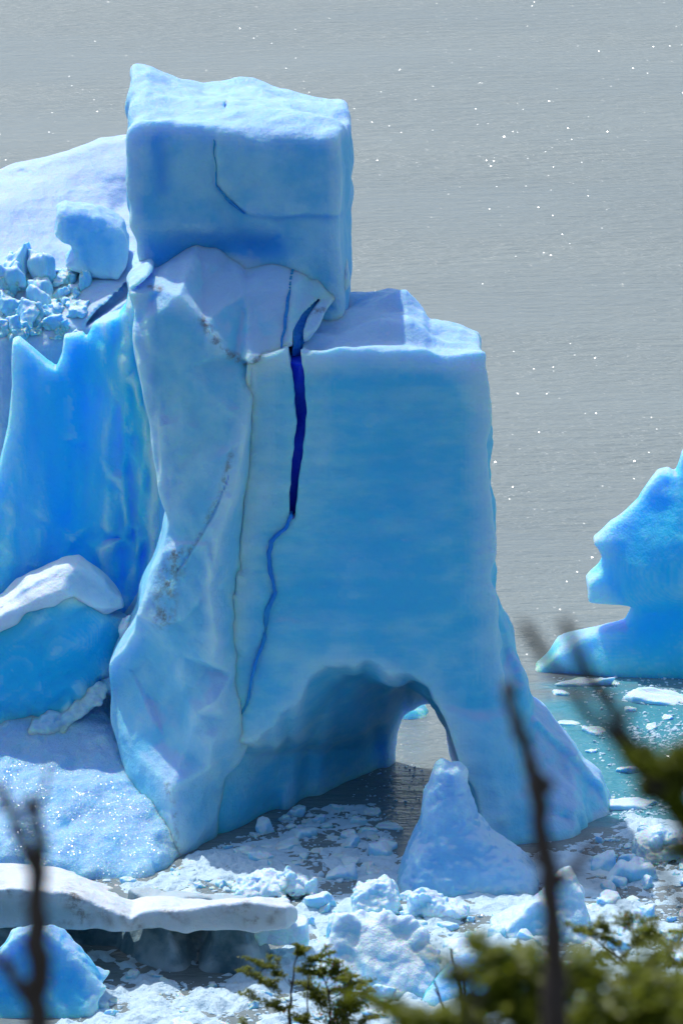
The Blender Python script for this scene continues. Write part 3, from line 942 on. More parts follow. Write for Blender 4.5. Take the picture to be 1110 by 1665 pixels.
me = bpy.data.objects['snow_dome'].data
vv = np.empty(len(me.vertices) * 3, np.float32)
me.vertices.foreach_get('co', vv)
qq = np.empty(len(me.loops), np.int32)
me.loops.foreach_get('vertex_index', qq)
DOME = BVHTree.FromPolygons(vv.reshape(-1, 3).tolist(), qq.reshape(-1, 4).tolist())
rub = []
rr = random.Random(5)
for px, py, w, fam, sz in ((75, 452, 62, 1, 1.7), (20, 465, 48, 1, 1.6), (70, 485, 55, 0, 1.8), (68, 520, 44, 2, 1.0), (45, 525, 40, 1, 1.4), (18, 500, 44, 1, 1.2), (95, 500, 36, 1, 1.0),
                           (118, 455, 36, 1, 0.9), (140, 462, 30, 0, 1.6), (12, 535, 52, 1, 1.0), (100, 478, 28, 1, 1.0), (30, 440, 46, 0, 2), (88, 530, 34, 1, .9), (5, 480, 36, 2, .8), (40, 500, 24, 1, 1),
                           (118, 500, 22, 1, 1), (125, 480, 20, 1, 1), (60, 540, 26, 1, 1), (30, 548, 28, 1, 1)) + tuple((rr.uniform(-5, 135), rr.uniform(438, 548), rr.uniform(16, 42), 3, rr.uniform(.7, 1.3)) for _ in range(30)):
    hp = cast(DOME, px, py)
    if hp is None:
        continue
    rub.append((w * sz, floe(3, hp - Vector((0, 0, 0.05)), w * 0.0262, 'small white lump in the ice rubble on the snowy terrace', 'ice rubble on the snowy terrace', sz=sz, cat='ice block', name='ice_block')))
for (_, o), lab in zip(sorted(rub, key=lambda t: -t[0]), ('biggest', 'second biggest', 'third biggest', 'fourth biggest', 'fifth biggest', 'sixth biggest', 'seventh biggest', 'eighth biggest')):
    o['label'] = lab + ' white lump of the ice rubble on the snowy terrace'
hp = cast(DOME, 150, 452)
yb = hp.y if hp else 204.0
shape_block('ice_block', [(92, 395), (86, 385), (90, 345), (104, 337), (130, 343), (160, 352), (196, 372), (206, 400), (204, 440), (190, 456), (150, 460), (128, 452), (112, 446), (104, 436), (118, 420), (112, 405)],
            yb - 0.6, yb + 2.6, M['tower'], 'big blue notched boulder perched on the snowy terrace left of the tower', h=0.07, seed=201, amp=0.07, k=0.5, lean=0.1)

# dirty floe with an undercut edge
df = empty('ice_floe', at(200, 1590, 170), 'long dirty white floe with an undercut dark hollow beneath its flat ledge', 'ice floe')
v = Vol.px(-200, 500, 167.6, 180.0, -0.9, 4.6, 0.06, 170)
edge = [(-200, 170.0), (0, 169.6), (90, 169.4), (190, 169.2), (225, 169.5), (300, 169.3), (400, 169.2), (462, 169.4), (482, 170.3), (470, 171.8), (400, 173.0), (300, 174.2), (150, 176), (-200, 177)]
zt = v.top([(-200, 1428), (0, 1440), (100, 1448), (150, 1462), (185, 1476), (212, 1494), (235, 1482), (280, 1472), (350, 1468), (420, 1466), (470, 1470), (500, 1480)], 169.5,
           [(-200, 1400), (0, 1412), (100, 1418), (200, 1440), (300, 1452), (400, 1452), (500, 1458)], 174.5)
zb = at(200, 1512, 169.5)[2]
d = smax(zt + 0.06 * v.noise((1.2, 1, 5), 211), v.plan(edge) + 0.08 * v.noise((0.8, 0.8, 1.0), 212), 0.25)
d = smax(d, zb - v.Z + 0.05 * v.noise((0.7, 0.7, 3), 213), 0.12)
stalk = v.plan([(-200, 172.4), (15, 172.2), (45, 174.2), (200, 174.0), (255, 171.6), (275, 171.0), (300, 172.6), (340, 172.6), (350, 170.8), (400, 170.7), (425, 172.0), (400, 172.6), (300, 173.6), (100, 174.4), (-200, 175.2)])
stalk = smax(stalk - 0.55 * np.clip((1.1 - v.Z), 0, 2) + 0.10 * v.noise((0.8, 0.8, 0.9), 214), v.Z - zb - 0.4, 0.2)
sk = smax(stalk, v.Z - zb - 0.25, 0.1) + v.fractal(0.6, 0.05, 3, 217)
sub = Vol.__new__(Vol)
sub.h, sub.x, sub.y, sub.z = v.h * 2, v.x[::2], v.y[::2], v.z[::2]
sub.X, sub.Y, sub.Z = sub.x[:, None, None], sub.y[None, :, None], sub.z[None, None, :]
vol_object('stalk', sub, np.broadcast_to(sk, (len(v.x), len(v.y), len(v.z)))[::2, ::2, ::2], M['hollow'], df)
d = d + v.fractal(0.7, 0.035, 3, 216)
vol_object('ledge', v, d, M['dirty'], df, dirt=[([(120, 1455), (132, 1490)], 26, 1.0), ([(205, 1490), (225, 1505)], 16, .8), ([(400, 1470), (405, 1500)], 12, .9), ([(418, 1490), (415, 1502)], 6, 1.), ([(360, 1475), (385, 1480)], 10, .8),
                                                  ([(270, 1480), (300, 1495)], 14, .6), ([(40, 1460), (60, 1490)], 16, .6), ([(450, 1480), (440, 1500)], 12, .6), ([(160, 1478), (180, 1500)], 12, .6), ([(0, 1440), (15, 1450)], 12, .8), ([(100, 1500), (140, 1500)], 14, .5)])

# single lumps that stand out of the brash
shape_block('ice_block', [(-60, 1690), (-60, 1600), (-10, 1575), (20, 1545), (45, 1536), (75, 1535), (95, 1548), (112, 1565), (122, 1572), (140, 1590), (152, 1600), (172, 1615), (160, 1640), (150, 1690)],
            165.3, 168.2, M['block'], 'jagged bright blue block with a crumbling white crest below the dirty floe', h=0.04, seed=221, amp=0.07, k=0.15, lean=0.35, rock=0.09)
shape_block('ice_block', [(785, 1575), (800, 1530), (835, 1505), (868, 1486), (895, 1462), (915, 1448), (935, 1452), (950, 1470), (962, 1510), (975, 1575)],
            173.2, 176.2, M['floe'], 'sharp sunlit wedge of ice behind the bare stem in the front brash', h=0.04, seed=231, amp=0.06, k=0.12, lean=0.5, rock=0.09)
shape_block('ice_block', [(505, 1680), (515, 1600), (530, 1560), (545, 1525), (575, 1522), (600, 1535), (630, 1518), (655, 1530), (690, 1548), (715, 1600), (730, 1680)],
            166.8, 171.0, M['floe'], 'large rough white and blue ice mound above the dark green beech crown', h=0.045, seed=241, amp=0.08, k=0.2, lean=0.7, rock=0.16)
shape_block('ice_block', [(655, 1700), (690, 1640), (740, 1590), (790, 1575), (840, 1570), (880, 1590), (905, 1640), (920, 1700)],
            165.6, 169.2, M['block'], 'smooth pale blue ice slope behind the forked dead twig', h=0.05, seed=247, amp=0.05, k=0.3, lean=0.9, rock=0.06)
shape_block('ice_block', [(574, 1492), (576, 1465), (585, 1448), (610, 1444), (635, 1450), (648, 1470), (650, 1492)],
            176.2, 178.0, M['floe'], 'rounded sunlit ice lump left of the pale cone base', h=0.04, seed=251, rock=0.07, amp=0.06, k=0.25, lean=0.4)
shape_block('ice_block', [(655, 1490), (668, 1466), (685, 1455), (705, 1462), (730, 1480), (760, 1490), (760, 1500), (655, 1500)],
            175.8, 177.4, M['floe'], 'humped ice lump directly before the pale cone', h=0.04, seed=255, rock=0.07, amp=0.06, k=0.2, lean=0.4)
shape_block('ice_block', [(455, 1460), (458, 1438), (470, 1425), (492, 1430), (512, 1444), (516, 1460)],
            178.6, 180.0, M['floe'], 'bright rounded ice lump at the edge of the arch shadow', h=0.04, seed=257, rock=0.07, amp=0.05, k=0.25, lean=0.4)
shape_block('ice_block', [(375, 1462), (400, 1440), (430, 1428), (458, 1432), (462, 1462)],
            178.4, 180.2, M['floe'], 'ribbed low blue lump behind the tip of the dirty floe', h=0.04, seed=258, rock=0.07, amp=0.06, k=0.25, lean=0.9)
shape_block('ice_slab', [(412, 1536), (411, 1518), (440, 1512), (498, 1504), (502, 1530), (500, 1538)],
            171.2, 173.0, M['floe'], 'smooth blue slab of ice tucked under the tip of the dirty floe', cat='ice slab', h=0.04, seed=259, amp=0.025, k=0.08, lean=0.1)
shape_block('ice_block', [(1030, 1412), (1036, 1380), (1060, 1366), (1100, 1364), (1140, 1380), (1150, 1415)],
            183.0, 186.0, M['floe'], 'low pitted ice lump right of the buttress by the turquoise water', h=0.05, seed=261, rock=0.07, amp=0.08, k=0.4, lean=0.6)
shape_block('ice_block', [(642, 1217), (644, 1177), (660, 1160), (678, 1158), (698, 1174), (706, 1187), (698, 1201), (682, 1208), (678, 1221)],
            203.0, 205.5, M['fin'], 'turquoise ice lump seen through the arch opening', h=0.05, seed=265, amp=0.07, k=0.3, lean=0.3)

shape_block('ice_block', [(196, 1062), (194, 1030), (200, 1010), (212, 1004), (222, 1020), (231, 1012), (236, 1035), (234, 1058), (226, 1066)],
            190.2, 191.6, M['floe'], 'small glittering ice lump wedged between the white capped block and the spur', h=0.04, seed=271, amp=0.08, k=0.15, lean=0.3, rock=0.08)
shape_block('ice_block', [(46, 1205), (50, 1178), (75, 1166), (105, 1158), (135, 1140), (158, 1122), (168, 1126), (160, 1150), (132, 1176), (100, 1196), (80, 1206)],
            189.7, 191.2, M['frost'], 'crumbling frothy ice apron under the edge of the white capped block', h=0.045, seed=275, amp=0.08, k=0.2, lean=0.5, rock=0.08)

# many floes -----------------------------------------------------
def in_poly(x, y, P):
    c = False
    for i in range(len(P)):
        ax, ay = P[i]
        bx, by = P[(i + 1) % len(P)]
        if (ay > y) != (by > y) and x < (bx - ax) * (y - ay) / (by - ay) + ax:
            c = not c
    return c


ZONES = [
    # polygon on the water in photo pixels, count, width range, families, label, group
    ([(430, 1345), (480, 1318), (600, 1310), (650, 1345), (640, 1440), (500, 1435)], 30, (30, 95), (0, 0, 1), 'blue shadowed floe in front of the arch opening', 'floes in the arch shadow'),
    ([(0, 1402), (240, 1432), (300, 1405), (430, 1350), (500, 1440), (520, 1460), (420, 1470), (330, 1462), (150, 1440), (0, 1420)], 40, (18, 60), (0, 0, 1, 1), 'sunlit white floe between the sloping slab and the dirty floe', 'floes behind the dirty floe'),
    ([(500, 1450), (700, 1462), (860, 1462), (960, 1560), (960, 1665), (520, 1665), (470, 1560)], 95, (22, 85), (0, 0, 1, 1, 2), 'lumpy white floe jammed in the sunlit front brash', 'floes in the front brash'),
    ([(880, 1385), (990, 1365), (1030, 1350), (1130, 1352), (1130, 1560), (960, 1560), (880, 1460)], 60, (25, 85), (0, 0, 1, 1), 'rounded floe in the brash before the buttress', 'floes before the buttress'),
    ([(160, 1585), (430, 1590), (470, 1560), (540, 1665), (100, 1690)], 48, (18, 60), (0, 0, 1), 'small rounded floe in the dark water below the dirty floe', 'floes below the dirty floe'),
    ([(890, 1105), (1130, 1105), (1130, 1345), (1000, 1345), (930, 1190)], 22, (12, 55), (0,), 'thin flat floe drifting on the turquoise water', 'floes on the turquoise water'),
]
placed, ranked = [], []
for poly, cnt, (wa, wb), fams, label, group in ZONES:
    xs, ys = [p[0] for p in poly], [p[1] for p in poly]
    k = tries = 0
    while k < cnt and tries < 6000:
        tries += 1
        px, py = rng.uniform(min(xs), max(xs)), rng.uniform(min(ys), max(ys))
        if not in_poly(px, py, poly):
            continue
        w = wa + (wb - wa) * rng.random() ** 2.2
        w *= 1 - 0.6 * k / cnt if k else 1
        w = max(w, wa * 0.8)
        q = on_water(px, py)
        wm = w * q[1] * 1.03 / FPX
        if any((q[0] - a) ** 2 + (q[1] - b) ** 2 < (0.40 * (wm + c)) ** 2 for a, b, c in placed):
            continue
        placed.append((q[0], q[1], wm))
        fam = rng.choice(fams)
        if fam == 2 and wm > 1.2:
            fam = 1
        o = floe(fam, (q[0], q[1], -0.03 * wm), wm, label, group, sz=rng.uniform(0.8, 1.5))
        ranked.append((o, px, py, wm, label.split(' floe ')[0]))
        k += 1
for px, py, w, label in ((940, 1112, 95, 'bright sunlit floe under the nose of the right iceberg'), (1075, 1138, 130, 'long flat white floe on turquoise water below the right iceberg'),
                         (925, 1176, 50, 'small flat floe alone on grey water right of the buttress'), (1020, 1310, 110, 'long thin strip of crushed ice between the buttress and the right edge')):
    q = on_water(px, py)
    floe(0, (q[0], q[1], -0.05), w * q[1] * 1.03 / FPX, label, None, rz=rng.uniform(-.1, .1), sy=0.5, sz=0.55)

MARKS = [((560, 1345), 'the water inside the arch'), ((440, 1385), 'the base of the arch wall'), ((330, 1425), 'the corner of the sloping slab'), ((120, 1418), 'the left half of the dirty floe, behind it'),
         ((500, 1445), 'the bright lump at the arch shadow edge'), ((650, 1425), 'the left foot of the pale cone'), ((610, 1500), 'the rounded lump left of the cone'), ((720, 1505), 'the humped lump before the cone'),
         ((560, 1600), 'the large rough mound'), ((780, 1600), 'the smooth pale blue slope'), ((870, 1530), 'the sharp sunlit wedge'), ((910, 1400), 'the foot of the buttress'), ((1010, 1390), 'the right end of the buttress'),
         ((1090, 1400), 'the low pitted lump'), ((1050, 1490), 'the right edge above the green crown'), ((440, 1540), 'the tip of the dirty floe'), ((320, 1600), 'the dark hollow of the dirty floe'), ((200, 1620), 'the jagged bright blue block'),
         ((430, 1640), 'the beech crown at the bottom'), ((1080, 1150), 'the long flat floe under the right iceberg'), ((1050, 1290), 'the thin strip of crushed ice')]
buckets = {}
for o, px, py, wm, adj in ranked:
    m = min(MARKS, key=lambda t: (t[0][0] - px) ** 2 + (2 * (t[0][1] - py)) ** 2)[1]
    buckets.setdefault(m, []).append((wm, o, adj))
for m, lst in buckets.items():
    lst.sort(key=lambda t: -t[0])
    for r, (wm, o, adj) in enumerate(lst):
        if r < 5:
            o['label'] = '%s floe of those nearest %s' % (('widest', 'second widest', 'third widest', 'fourth widest', 'fifth widest')[r], m)
        else:
            o['label'] = 'small floe among the many nearest %s' % m
            o['group'] = 'small floes nearest ' + m

# crushed ice too small to count
rs = np.random.RandomState(77)
V, Fq = [], []
nv = 0
SMALL = [proto(400 + i, 0.2 + 0.09 * i, h=0.26, n=7) for i in range(6)]
BR = [([(0, 1402), (240, 1432), (300, 1398), (430, 1345), (480, 1318), (600, 1305), (650, 1345), (640, 1400), (860, 1385), (990, 1362), (1030, 1348), (1140, 1350), (1140, 1690), (100, 1690), (160, 1600), (430, 1595), (480, 1540), (480, 1470), (300, 1465), (0, 1425)], 5200, (3, 15)),
      ([(950, 1130), (1140, 1120), (1140, 1345), (1000, 1345), (960, 1250)], 420, (3, 9)),
      ([(1020, 1180), (1140, 1170), (1140, 1215), (1030, 1225)], 260, (3, 12)), ([(1040, 1250), (1140, 1240), (1140, 1290), (1060, 1295)], 260, (3, 12)), ([(900, 1305), (1090, 1300), (1100, 1325), (960, 1325)], 260, (3, 12)),
      ([(890, 1100), (1120, 1098), (1130, 1150), (960, 1140)], 200, (3, 10)),
      ([(590, 1250), (690, 1240), (690, 1330), (560, 1330)], 120, (2, 7))]
for poly, cnt, (wa, wb) in BR:
    xs, ys = [p[0] for p in poly], [p[1] for p in poly]
    n = 0
    while n < cnt:
        px, py = rs.uniform(min(xs), max(xs)), rs.uniform(min(ys), max(ys))
        if not in_poly(px, py, poly):
            continue
        n += 1
        q = on_water(px, py)
        w = (wa + (wb - wa) * rs.rand() ** 2.5) * q[1] * 1.03 / FPX
        p, f = SMALL[rs.randint(6)]
        a = rs.rand() * 6.283
        c_, s_ = math.cos(a), math.sin(a)
        P = p * (w, w * rs.uniform(.6, 1.2), w * rs.uniform(.5, 1.0))
        P = np.stack((P[:, 0] * c_ - P[:, 1] * s_ + q[0], P[:, 0] * s_ + P[:, 1] * c_ + q[1], P[:, 2] - 0.02 * w), 1)
        V.append(P)
        Fq.append(f + nv)
        nv += len(P)
tag(link('crushed_ice', make_mesh('crushed_ice', np.concatenate(V), np.concatenate(Fq)), M['crumb']), kind='stuff')

# slush sheet: a lumpy skin that dips under the water here and there
sx, sy = np.arange(-15.5, 15.5, 0.09), np.arange(161.5, 190.5, 0.09)
GX, GY = np.meshgrid(sx, sy, indexing='ij')
PX = to_px(np.stack((GX.ravel(), GY.ravel(), np.zeros(GX.size)), 1))
sd = poly_sdf(PX[:, 0], PX[:, 1], BR[0][0])
def lat(sc, seed):
    r_ = np.random.RandomState(seed)
    W0, W1 = bspline(len(sx), sx[0], 0.09, sc, .3), bspline(len(sy), sy[0], 0.09, sc, .7)
    return W0 @ r_.normal(size=(W0.shape[1], W1.shape[1])) @ W1.T * 2
front_zone = np.clip((PX[:, 1].reshape(GX.shape) - 1450) / 60, 0, 1)
hh = 0.035 + 0.06 * lat(1.4, 1) + 0.05 * lat(0.5, 2) + 0.07 * (0.6 - np.abs(lat(0.3, 3))) + 0.05 * (0.6 - np.abs(lat(0.19, 8))) + front_zone * (0.05 + 0.16 * (0.7 - np.abs(lat(1.1, 5))) + 0.11 * (0.6 - np.abs(lat(0.5, 6))))
edge_ = np.clip((-sd.reshape(GX.shape) - 4 + 10 * lat(1.2, 4)) / 16, -1, 0.5)
hh = np.minimum(hh + 0.03, 0.5) + np.minimum(edge_, 0) * 0.3
shade = poly_sdf(PX[:, 0], PX[:, 1], [(430, 1345), (480, 1315), (640, 1300), (660, 1345), (650, 1400), (560, 1425), (480, 1430)]).reshape(GX.shape)
hh = hh - 0.05 * np.clip(0.5 - shade / 20, 0, 1)
ni, nj = GX.shape
idx = np.arange(ni * nj).reshape(ni, nj)
qd = np.stack((idx[:-1, :-1], idx[1:, :-1], idx[1:, 1:], idx[:-1, 1:]), -1).reshape(-1, 4)
keep = hh.ravel()[qd].max(1) > -0.02
qd = qd[keep]
used, inv = np.unique(qd, return_inverse=True)
SP = np.stack((GX.ravel(), GY.ravel(), hh.ravel()), 1)[used]
tag(link('slush', make_mesh('slush', SP, inv.reshape(-1, 4)), M['crumb']), kind='stuff')


# ------------------------------------------------------------------ the wooded bank the photograph is taken from
hx, hy = np.linspace(-60, 60, 61), np.concatenate((np.linspace(-60, 0, 13), np.linspace(2, 156, 78)))
HX, HY = np.meshgrid(hx, hy, indexing='ij')
def bank_z(x, y):
    return np.where(y > 0, 58.0 - 0.377 * y, 58.0)
HZ = bank_z(HX, HY) - 0.25 * np.abs(np.sin(HX * 0.7 + HY * 0.3) * np.cos(HY * 0.5)) - 0.15 * np.abs(np.sin(HX * 2.1 + 1))
idx = np.arange(HX.size).reshape(HX.shape)
qd = np.stack((idx[:-1, :-1], idx[1:, :-1], idx[1:, 1:], idx[:-1, 1:]), -1).reshape(-1, 4)
m, nt, out = new_mat('bank_soil')
k = NT(nt)
tc = k.n('TexCoord')
bs = k.n('BsdfPrincipled', i_Roughness=0.9)
k.l(k.mix(k.ramp(k.noise(tc.outputs['Object'], 1.3, 5), 0.35, 0.65), (0.045, 0.06, 0.02), (0.08, 0.065, 0.045)), bs.inputs['Base Color'])
k.l(bs.outputs[0], out.inputs['Surface'])
tag(link('hillside', make_mesh('hillside', np.stack((HX.ravel(), HY.ravel(), HZ.ravel()), 1), qd), m), kind='structure')

# plants -----------------------------------------------------------
def bark_mat(name, a, b):
    m, nt, out = new_mat(name)
    k = NT(nt)
    tc = k.n('TexCoord')
    n = k.noise(tc.outputs['Object'], 60, 4, 0.6)
    bs = k.n('BsdfPrincipled', i_Roughness=0.8)
    k.l(k.mix(n, a, b), bs.inputs['Base Color'])
    bp = k.n('Bump', i_Strength=0.5, i_Distance=0.004)
    k.l(n, bp.inputs['Height'])
    k.l(bp.outputs[0], bs.inputs['Normal'])
    k.l(bs.outputs[0], out.inputs['Surface'])
    return m


M['bark'] = bark_mat('beech_bark', (0.03, 0.022, 0.018), (0.07, 0.052, 0.045))
M['deadwood'] = bark_mat('dead_wood', (0.035, 0.024, 0.02), (0.085, 0.058, 0.045))
m, nt, out = new_mat('beech_leaf')
k = NT(nt)
ri = k.n('Attribute', attribute_name='tone')
lc = k.mix(ri.outputs['Fac'], (0.09, 0.125, 0.010), (0.34, 0.36, 0.03))
bs = k.n('BsdfPrincipled', i_Roughness=0.42)
k.l(lc, bs.inputs['Base Color'])
tr = k.n('BsdfTranslucent')
k.l(k.mix(0.5, lc, (0.30, 0.36, 0.02)), tr.inputs['Color'])
mx = k.n('MixShader')
mx.inputs[0].default_value = 0.5
k.l(bs.outputs[0], mx.inputs[1])
k.l(tr.outputs[0], mx.inputs[2])
k.l(mx.outputs[0], out.inputs['Surface'])
M['leaf'] = m


def smooth_path(P, n):
    P = np.array(P, float)
    if len(P) < 3:
        t = np.linspace(0, 1, n)[:, None]
        return P[0] * (1 - t) + P[-1] * t
    s_ = np.concatenate(([0], np.cumsum(np.linalg.norm(np.diff(P, axis=0), axis=1))))
    u = np.linspace(0, s_[-1], n)
    Q = np.stack([np.interp(u, s_, P[:, i]) for i in range(3)], 1)
    for _ in range(2):
        Q[1:-1] = (Q[:-2] + 2 * Q[1:-1] + Q[2:]) / 4
    return Q


class Wood:
    def __init__(s):
        s.p, s.f, s.n = [], [], 0

    def tube(s, Q, r0, r1, sides=6, knob=0.0, rs=None):
        Q = np.asarray(Q)
        T = np.gradient(Q, axis=0)
        T /= np.linalg.norm(T, axis=1)[:, None] + 1e-9
        ref = np.array((0.3, 0.9, 0.2))
        A = np.cross(T, ref)
        A /= np.linalg.norm(A, axis=1)[:, None] + 1e-9
        B = np.cross(T, A)
        r = np.linspace(r0, r1, len(Q))
        if knob and rs is not None:
            r = r * (1 + knob * rs.rand(len(Q)))
        a = np.linspace(0, 2 * math.pi, sides, endpoint=False)
        P = Q[:, None, :] + r[:, None, None] * (A[:, None, :] * np.cos(a)[None, :, None] + B[:, None, :] * np.sin(a)[None, :, None])
        n = len(Q)
        P = np.concatenate((P.reshape(-1, 3), Q[-1:] + T[-1:] * r[-1]))
        i = np.arange(n - 1)[:, None] * sides
        j = np.arange(sides)[None]
        jn = (j + 1) % sides
        F = np.stack((i + j, i + jn, i + sides + jn, i + sides + j), -1).reshape(-1, 4)
        e = (n - 1) * sides
        cap = np.array([(e + q, e + (q + 1) % sides, n * sides, n * sides) for q in range(sides)])
        s.p.append(P)
        s.f.append(F + s.n)
        s.f.append(cap[:, [0, 1, 2, 2]] + s.n)
        s.n += len(P)

    def build(s, name, mat, parent, org):
        p = np.concatenate(s.p) - org
        f = np.concatenate(s.f)
        bm = bmesh.new()
        vs = [bm.verts.new(c) for c in p]
        for q in f:
            u = list(dict.fromkeys(q.tolist()))
            try:
                bm.faces.new([vs[i] for i in u]).smooth = True
            except ValueError:
                pass
        me = bpy.data.meshes.new(name)
        bm.to_mesh(me)
        bm.free()
        return link_local(name, me, mat, parent)


def link_local(name, me, mat, parent):
    o = bpy.data.objects.new(name, me)
    COL.objects.link(o)
    me.materials.append(mat)
    o.parent = parent
    return o


class Leaves:
    """Small folded pointed leaves, each its own pair of faces."""
    def __init__(s, seed):
        s.c, s.d, s.sz, s.t = [], [], [], []
        s.rs = np.random.RandomState(seed)

    def spray(s, Q, n, spread, size, flat=0.35):
        rs = s.rs
        i = rs.rand(n) ** 0.8 * (len(Q) - 1)
        k_ = np.clip(i.astype(int), 0, len(Q) - 2)
        c = Q[k_] + (Q[k_ + 1] - Q[k_]) * (i - k_)[:, None]
        off = rs.normal(size=(n, 3)) * (spread, spread, spread * flat)
        s.c.append(c + off)
        d = rs.normal(size=(n, 3)) * (1, 1, 0.35) + (0, 0, -0.1)
        s.d.append(d / np.linalg.norm(d, axis=1)[:, None])
        s.sz.append(size * rs.uniform(0.7, 1.25, n))
        s.t.append(np.clip(rs.normal(0.42, 0.25, n), 0, 1))

    def build(s, name, parent, org, kind=None):
        c, d, sz, t = np.concatenate(s.c) - org, np.concatenate(s.d), np.concatenate(s.sz)[:, None], np.concatenate(s.t)
        up = np.array((0, 0, 1.0)) + s.rs.normal(size=c.shape) * 0.35
        w = np.cross(d, up)
        w /= np.linalg.norm(w, axis=1)[:, None] + 1e-9
        nrm = np.cross(w, d)
        base, tip = c - d * sz * 0.5, c + d * sz * 0.5
        l_, r_ = c + w * sz * 0.32 + nrm * sz * 0.12, c - w * sz * 0.32 + nrm * sz * 0.12
        P = np.stack((base, l_, tip, r_), 1).reshape(-1, 3)
        b = np.arange(len(c))[:, None] * 4
        F = np.concatenate((b + [0, 2, 1], b + [0, 3, 2]))
        me = make_mesh(name, P, F, False)
        attr(me, 'tone', np.repeat(t, 4))
        o = link_local(name, me, M['leaf'], parent)
        if kind:
            o['kind'] = kind
        return o


def px_path(pts, d, n=12, jit=0.0, rs=None):
    P = [at(p[0], p[1], d + (p[2] if len(p) > 2 else 0)) for p in pts]
    Q = smooth_path(P, n)
    if jit and rs is not None:
        Q[1:] += rs.normal(size=(n - 1, 3)) * jit
    return Q


def plant(name, label, cat, d, root, trunks, boughs, leaf, seed, group=None, r_trunk=0.012, r_bough=0.004, density=1.0, spread=1.0, foliage_kind='stuff', twig=True):
    """Woody plant rooted on the bank at distance d; stems and boughs follow photo pixels at their own depth."""
    rs = np.random.RandomState(seed)
    k_ = d * 1.03 / FPX
    rx = at(root, 1665, d)[0]
    org = np.array((rx, d, float(bank_z(0, np.array(d))) - 0.25))
    e = empty(name, org, label, cat, group)
    first = True
    for pts, ra, rb in trunks:
        Q = px_path(pts, d, 16, ra * 0.22, rs)
        if first:
            Q = np.concatenate((smooth_path([org, (org + Q[0]) / 2 + (0.06, 0.02, 0), Q[0]], 8)[:-1], Q))
            w = Wood()
            w.tube(Q, ra * 1.6, rb, 8, 0.3, rs)
            first = False
        else:
            w = Wood()
            w.tube(Q, ra, rb, 7, 0.3, rs)
        for q in range(3, len(Q) - 2, 3):
            sd_ = rs.normal(size=3) * (1, 0.4, 0.6)
            sd_ = sd_ / np.linalg.norm(sd_) * ra * rs.uniform(1.5, 2.6) + (0, 0, ra * 1.2)
            if rs.rand() < 0.6:
                w.tube([Q[q], Q[q] + sd_ * 0.6, Q[q] + sd_], ra * 0.55, ra * 0.25, 5)
        w.build('trunk' if len(trunks) == 1 or pts is trunks[0][0] else 'stem', M['bark'] if leaf else M['deadwood'], e, org)
    L = Leaves(seed + 1)
    for pts, wpx in boughs:
        Q = px_path(pts, d, 12, 0.003 * d / 40, rs)
        Q[:, 1] += np.linspace(0, rs.uniform(-0.5, 0.5) * np.linalg.norm(Q[-1] - Q[0]), len(Q))
        w = Wood()
        w.tube(Q, r_bough, r_bough * 0.3, 5, 0.2, rs)
        ln = np.linalg.norm(Q[-1] - Q[0])
        if twig:
            for q in range(7):
                j = rs.randint(3, 11)
                a = rs.normal(size=3) * (1, 1, 0.25) + (Q[-1] - Q[0]) / ln * 0.9
                a = a / np.linalg.norm(a) * rs.uniform(0.4, 1.0) * wpx * k_ * 1.4
                T = smooth_path([Q[j], Q[j] + a * 0.5 + (0, 0, 0.04 * wpx * k_), Q[j] + a], 6)
                w.tube(T, r_bough * 0.5, r_bough * 0.2, 4)
                if leaf:
                    L.spray(T, int(26 * density), wpx * k_ * 0.16 * spread, leaf)
        if leaf:
            L.spray(Q[3:], int(60 * density), wpx * k_ * 0.22 * spread, leaf)
        w.build('branch', M['bark'] if leaf else M['deadwood'], e, org)
    if leaf:
        L.build('foliage', e, org, foliage_kind)
    return e


# small southern beech whose top shows at the bottom of the picture
plant('beech_tree', 'dark green young beech tree top with layered sprays at the bottom centre', 'tree', 45.0, 500,
      [([(478, 1760), (470, 1650), (476, 1590), (480, 1560), (486, 1543)], 0.022, 0.004), ([(520, 1800), (532, 1700), (540, 1640), (528, 1590), (518, 1572)], 0.02, 0.004), ([(478, 1700), (500, 1650), (500, 1600), (505, 1560)], 0.012, 0.003)],
      [([(474, 1605), (450, 1580), (418, 1567)], 22), ([(473, 1635), (440, 1605), (402, 1592)], 24), ([(475, 1660), (445, 1632), (410, 1622)], 26), ([(478, 1580), (505, 1562), (534, 1551)], 22), ([(482, 1560), (488, 1548), (490, 1541)], 16),
       ([(538, 1625), (575, 1595), (608, 1586)], 26), ([(532, 1605), (555, 1585), (580, 1578)], 22), ([(540, 1650), (580, 1628), (612, 1618)], 26), ([(528, 1595), (515, 1580), (500, 1575)], 22), ([(532, 1640), (510, 1612), (495, 1605)], 30),
       ([(536, 1660), (560, 1630), (575, 1610)], 34), ([(538, 1670), (520, 1640), (540, 1615)], 34), ([(540, 1690), (590, 1660), (625, 1650)], 30), ([(530, 1690), (490, 1650), (470, 1640)], 24), ([(475, 1690), (430, 1670), (392, 1655)], 28),
       ([(535, 1690), (560, 1655), (590, 1640)], 34), ([(520, 1700), (545, 1660), (540, 1640)], 34), ([(480, 1720), (440, 1690), (400, 1680)], 30), ([(528, 1600), (545, 1580), (552, 1570)], 20)],
      0.03, 501, density=4.0)
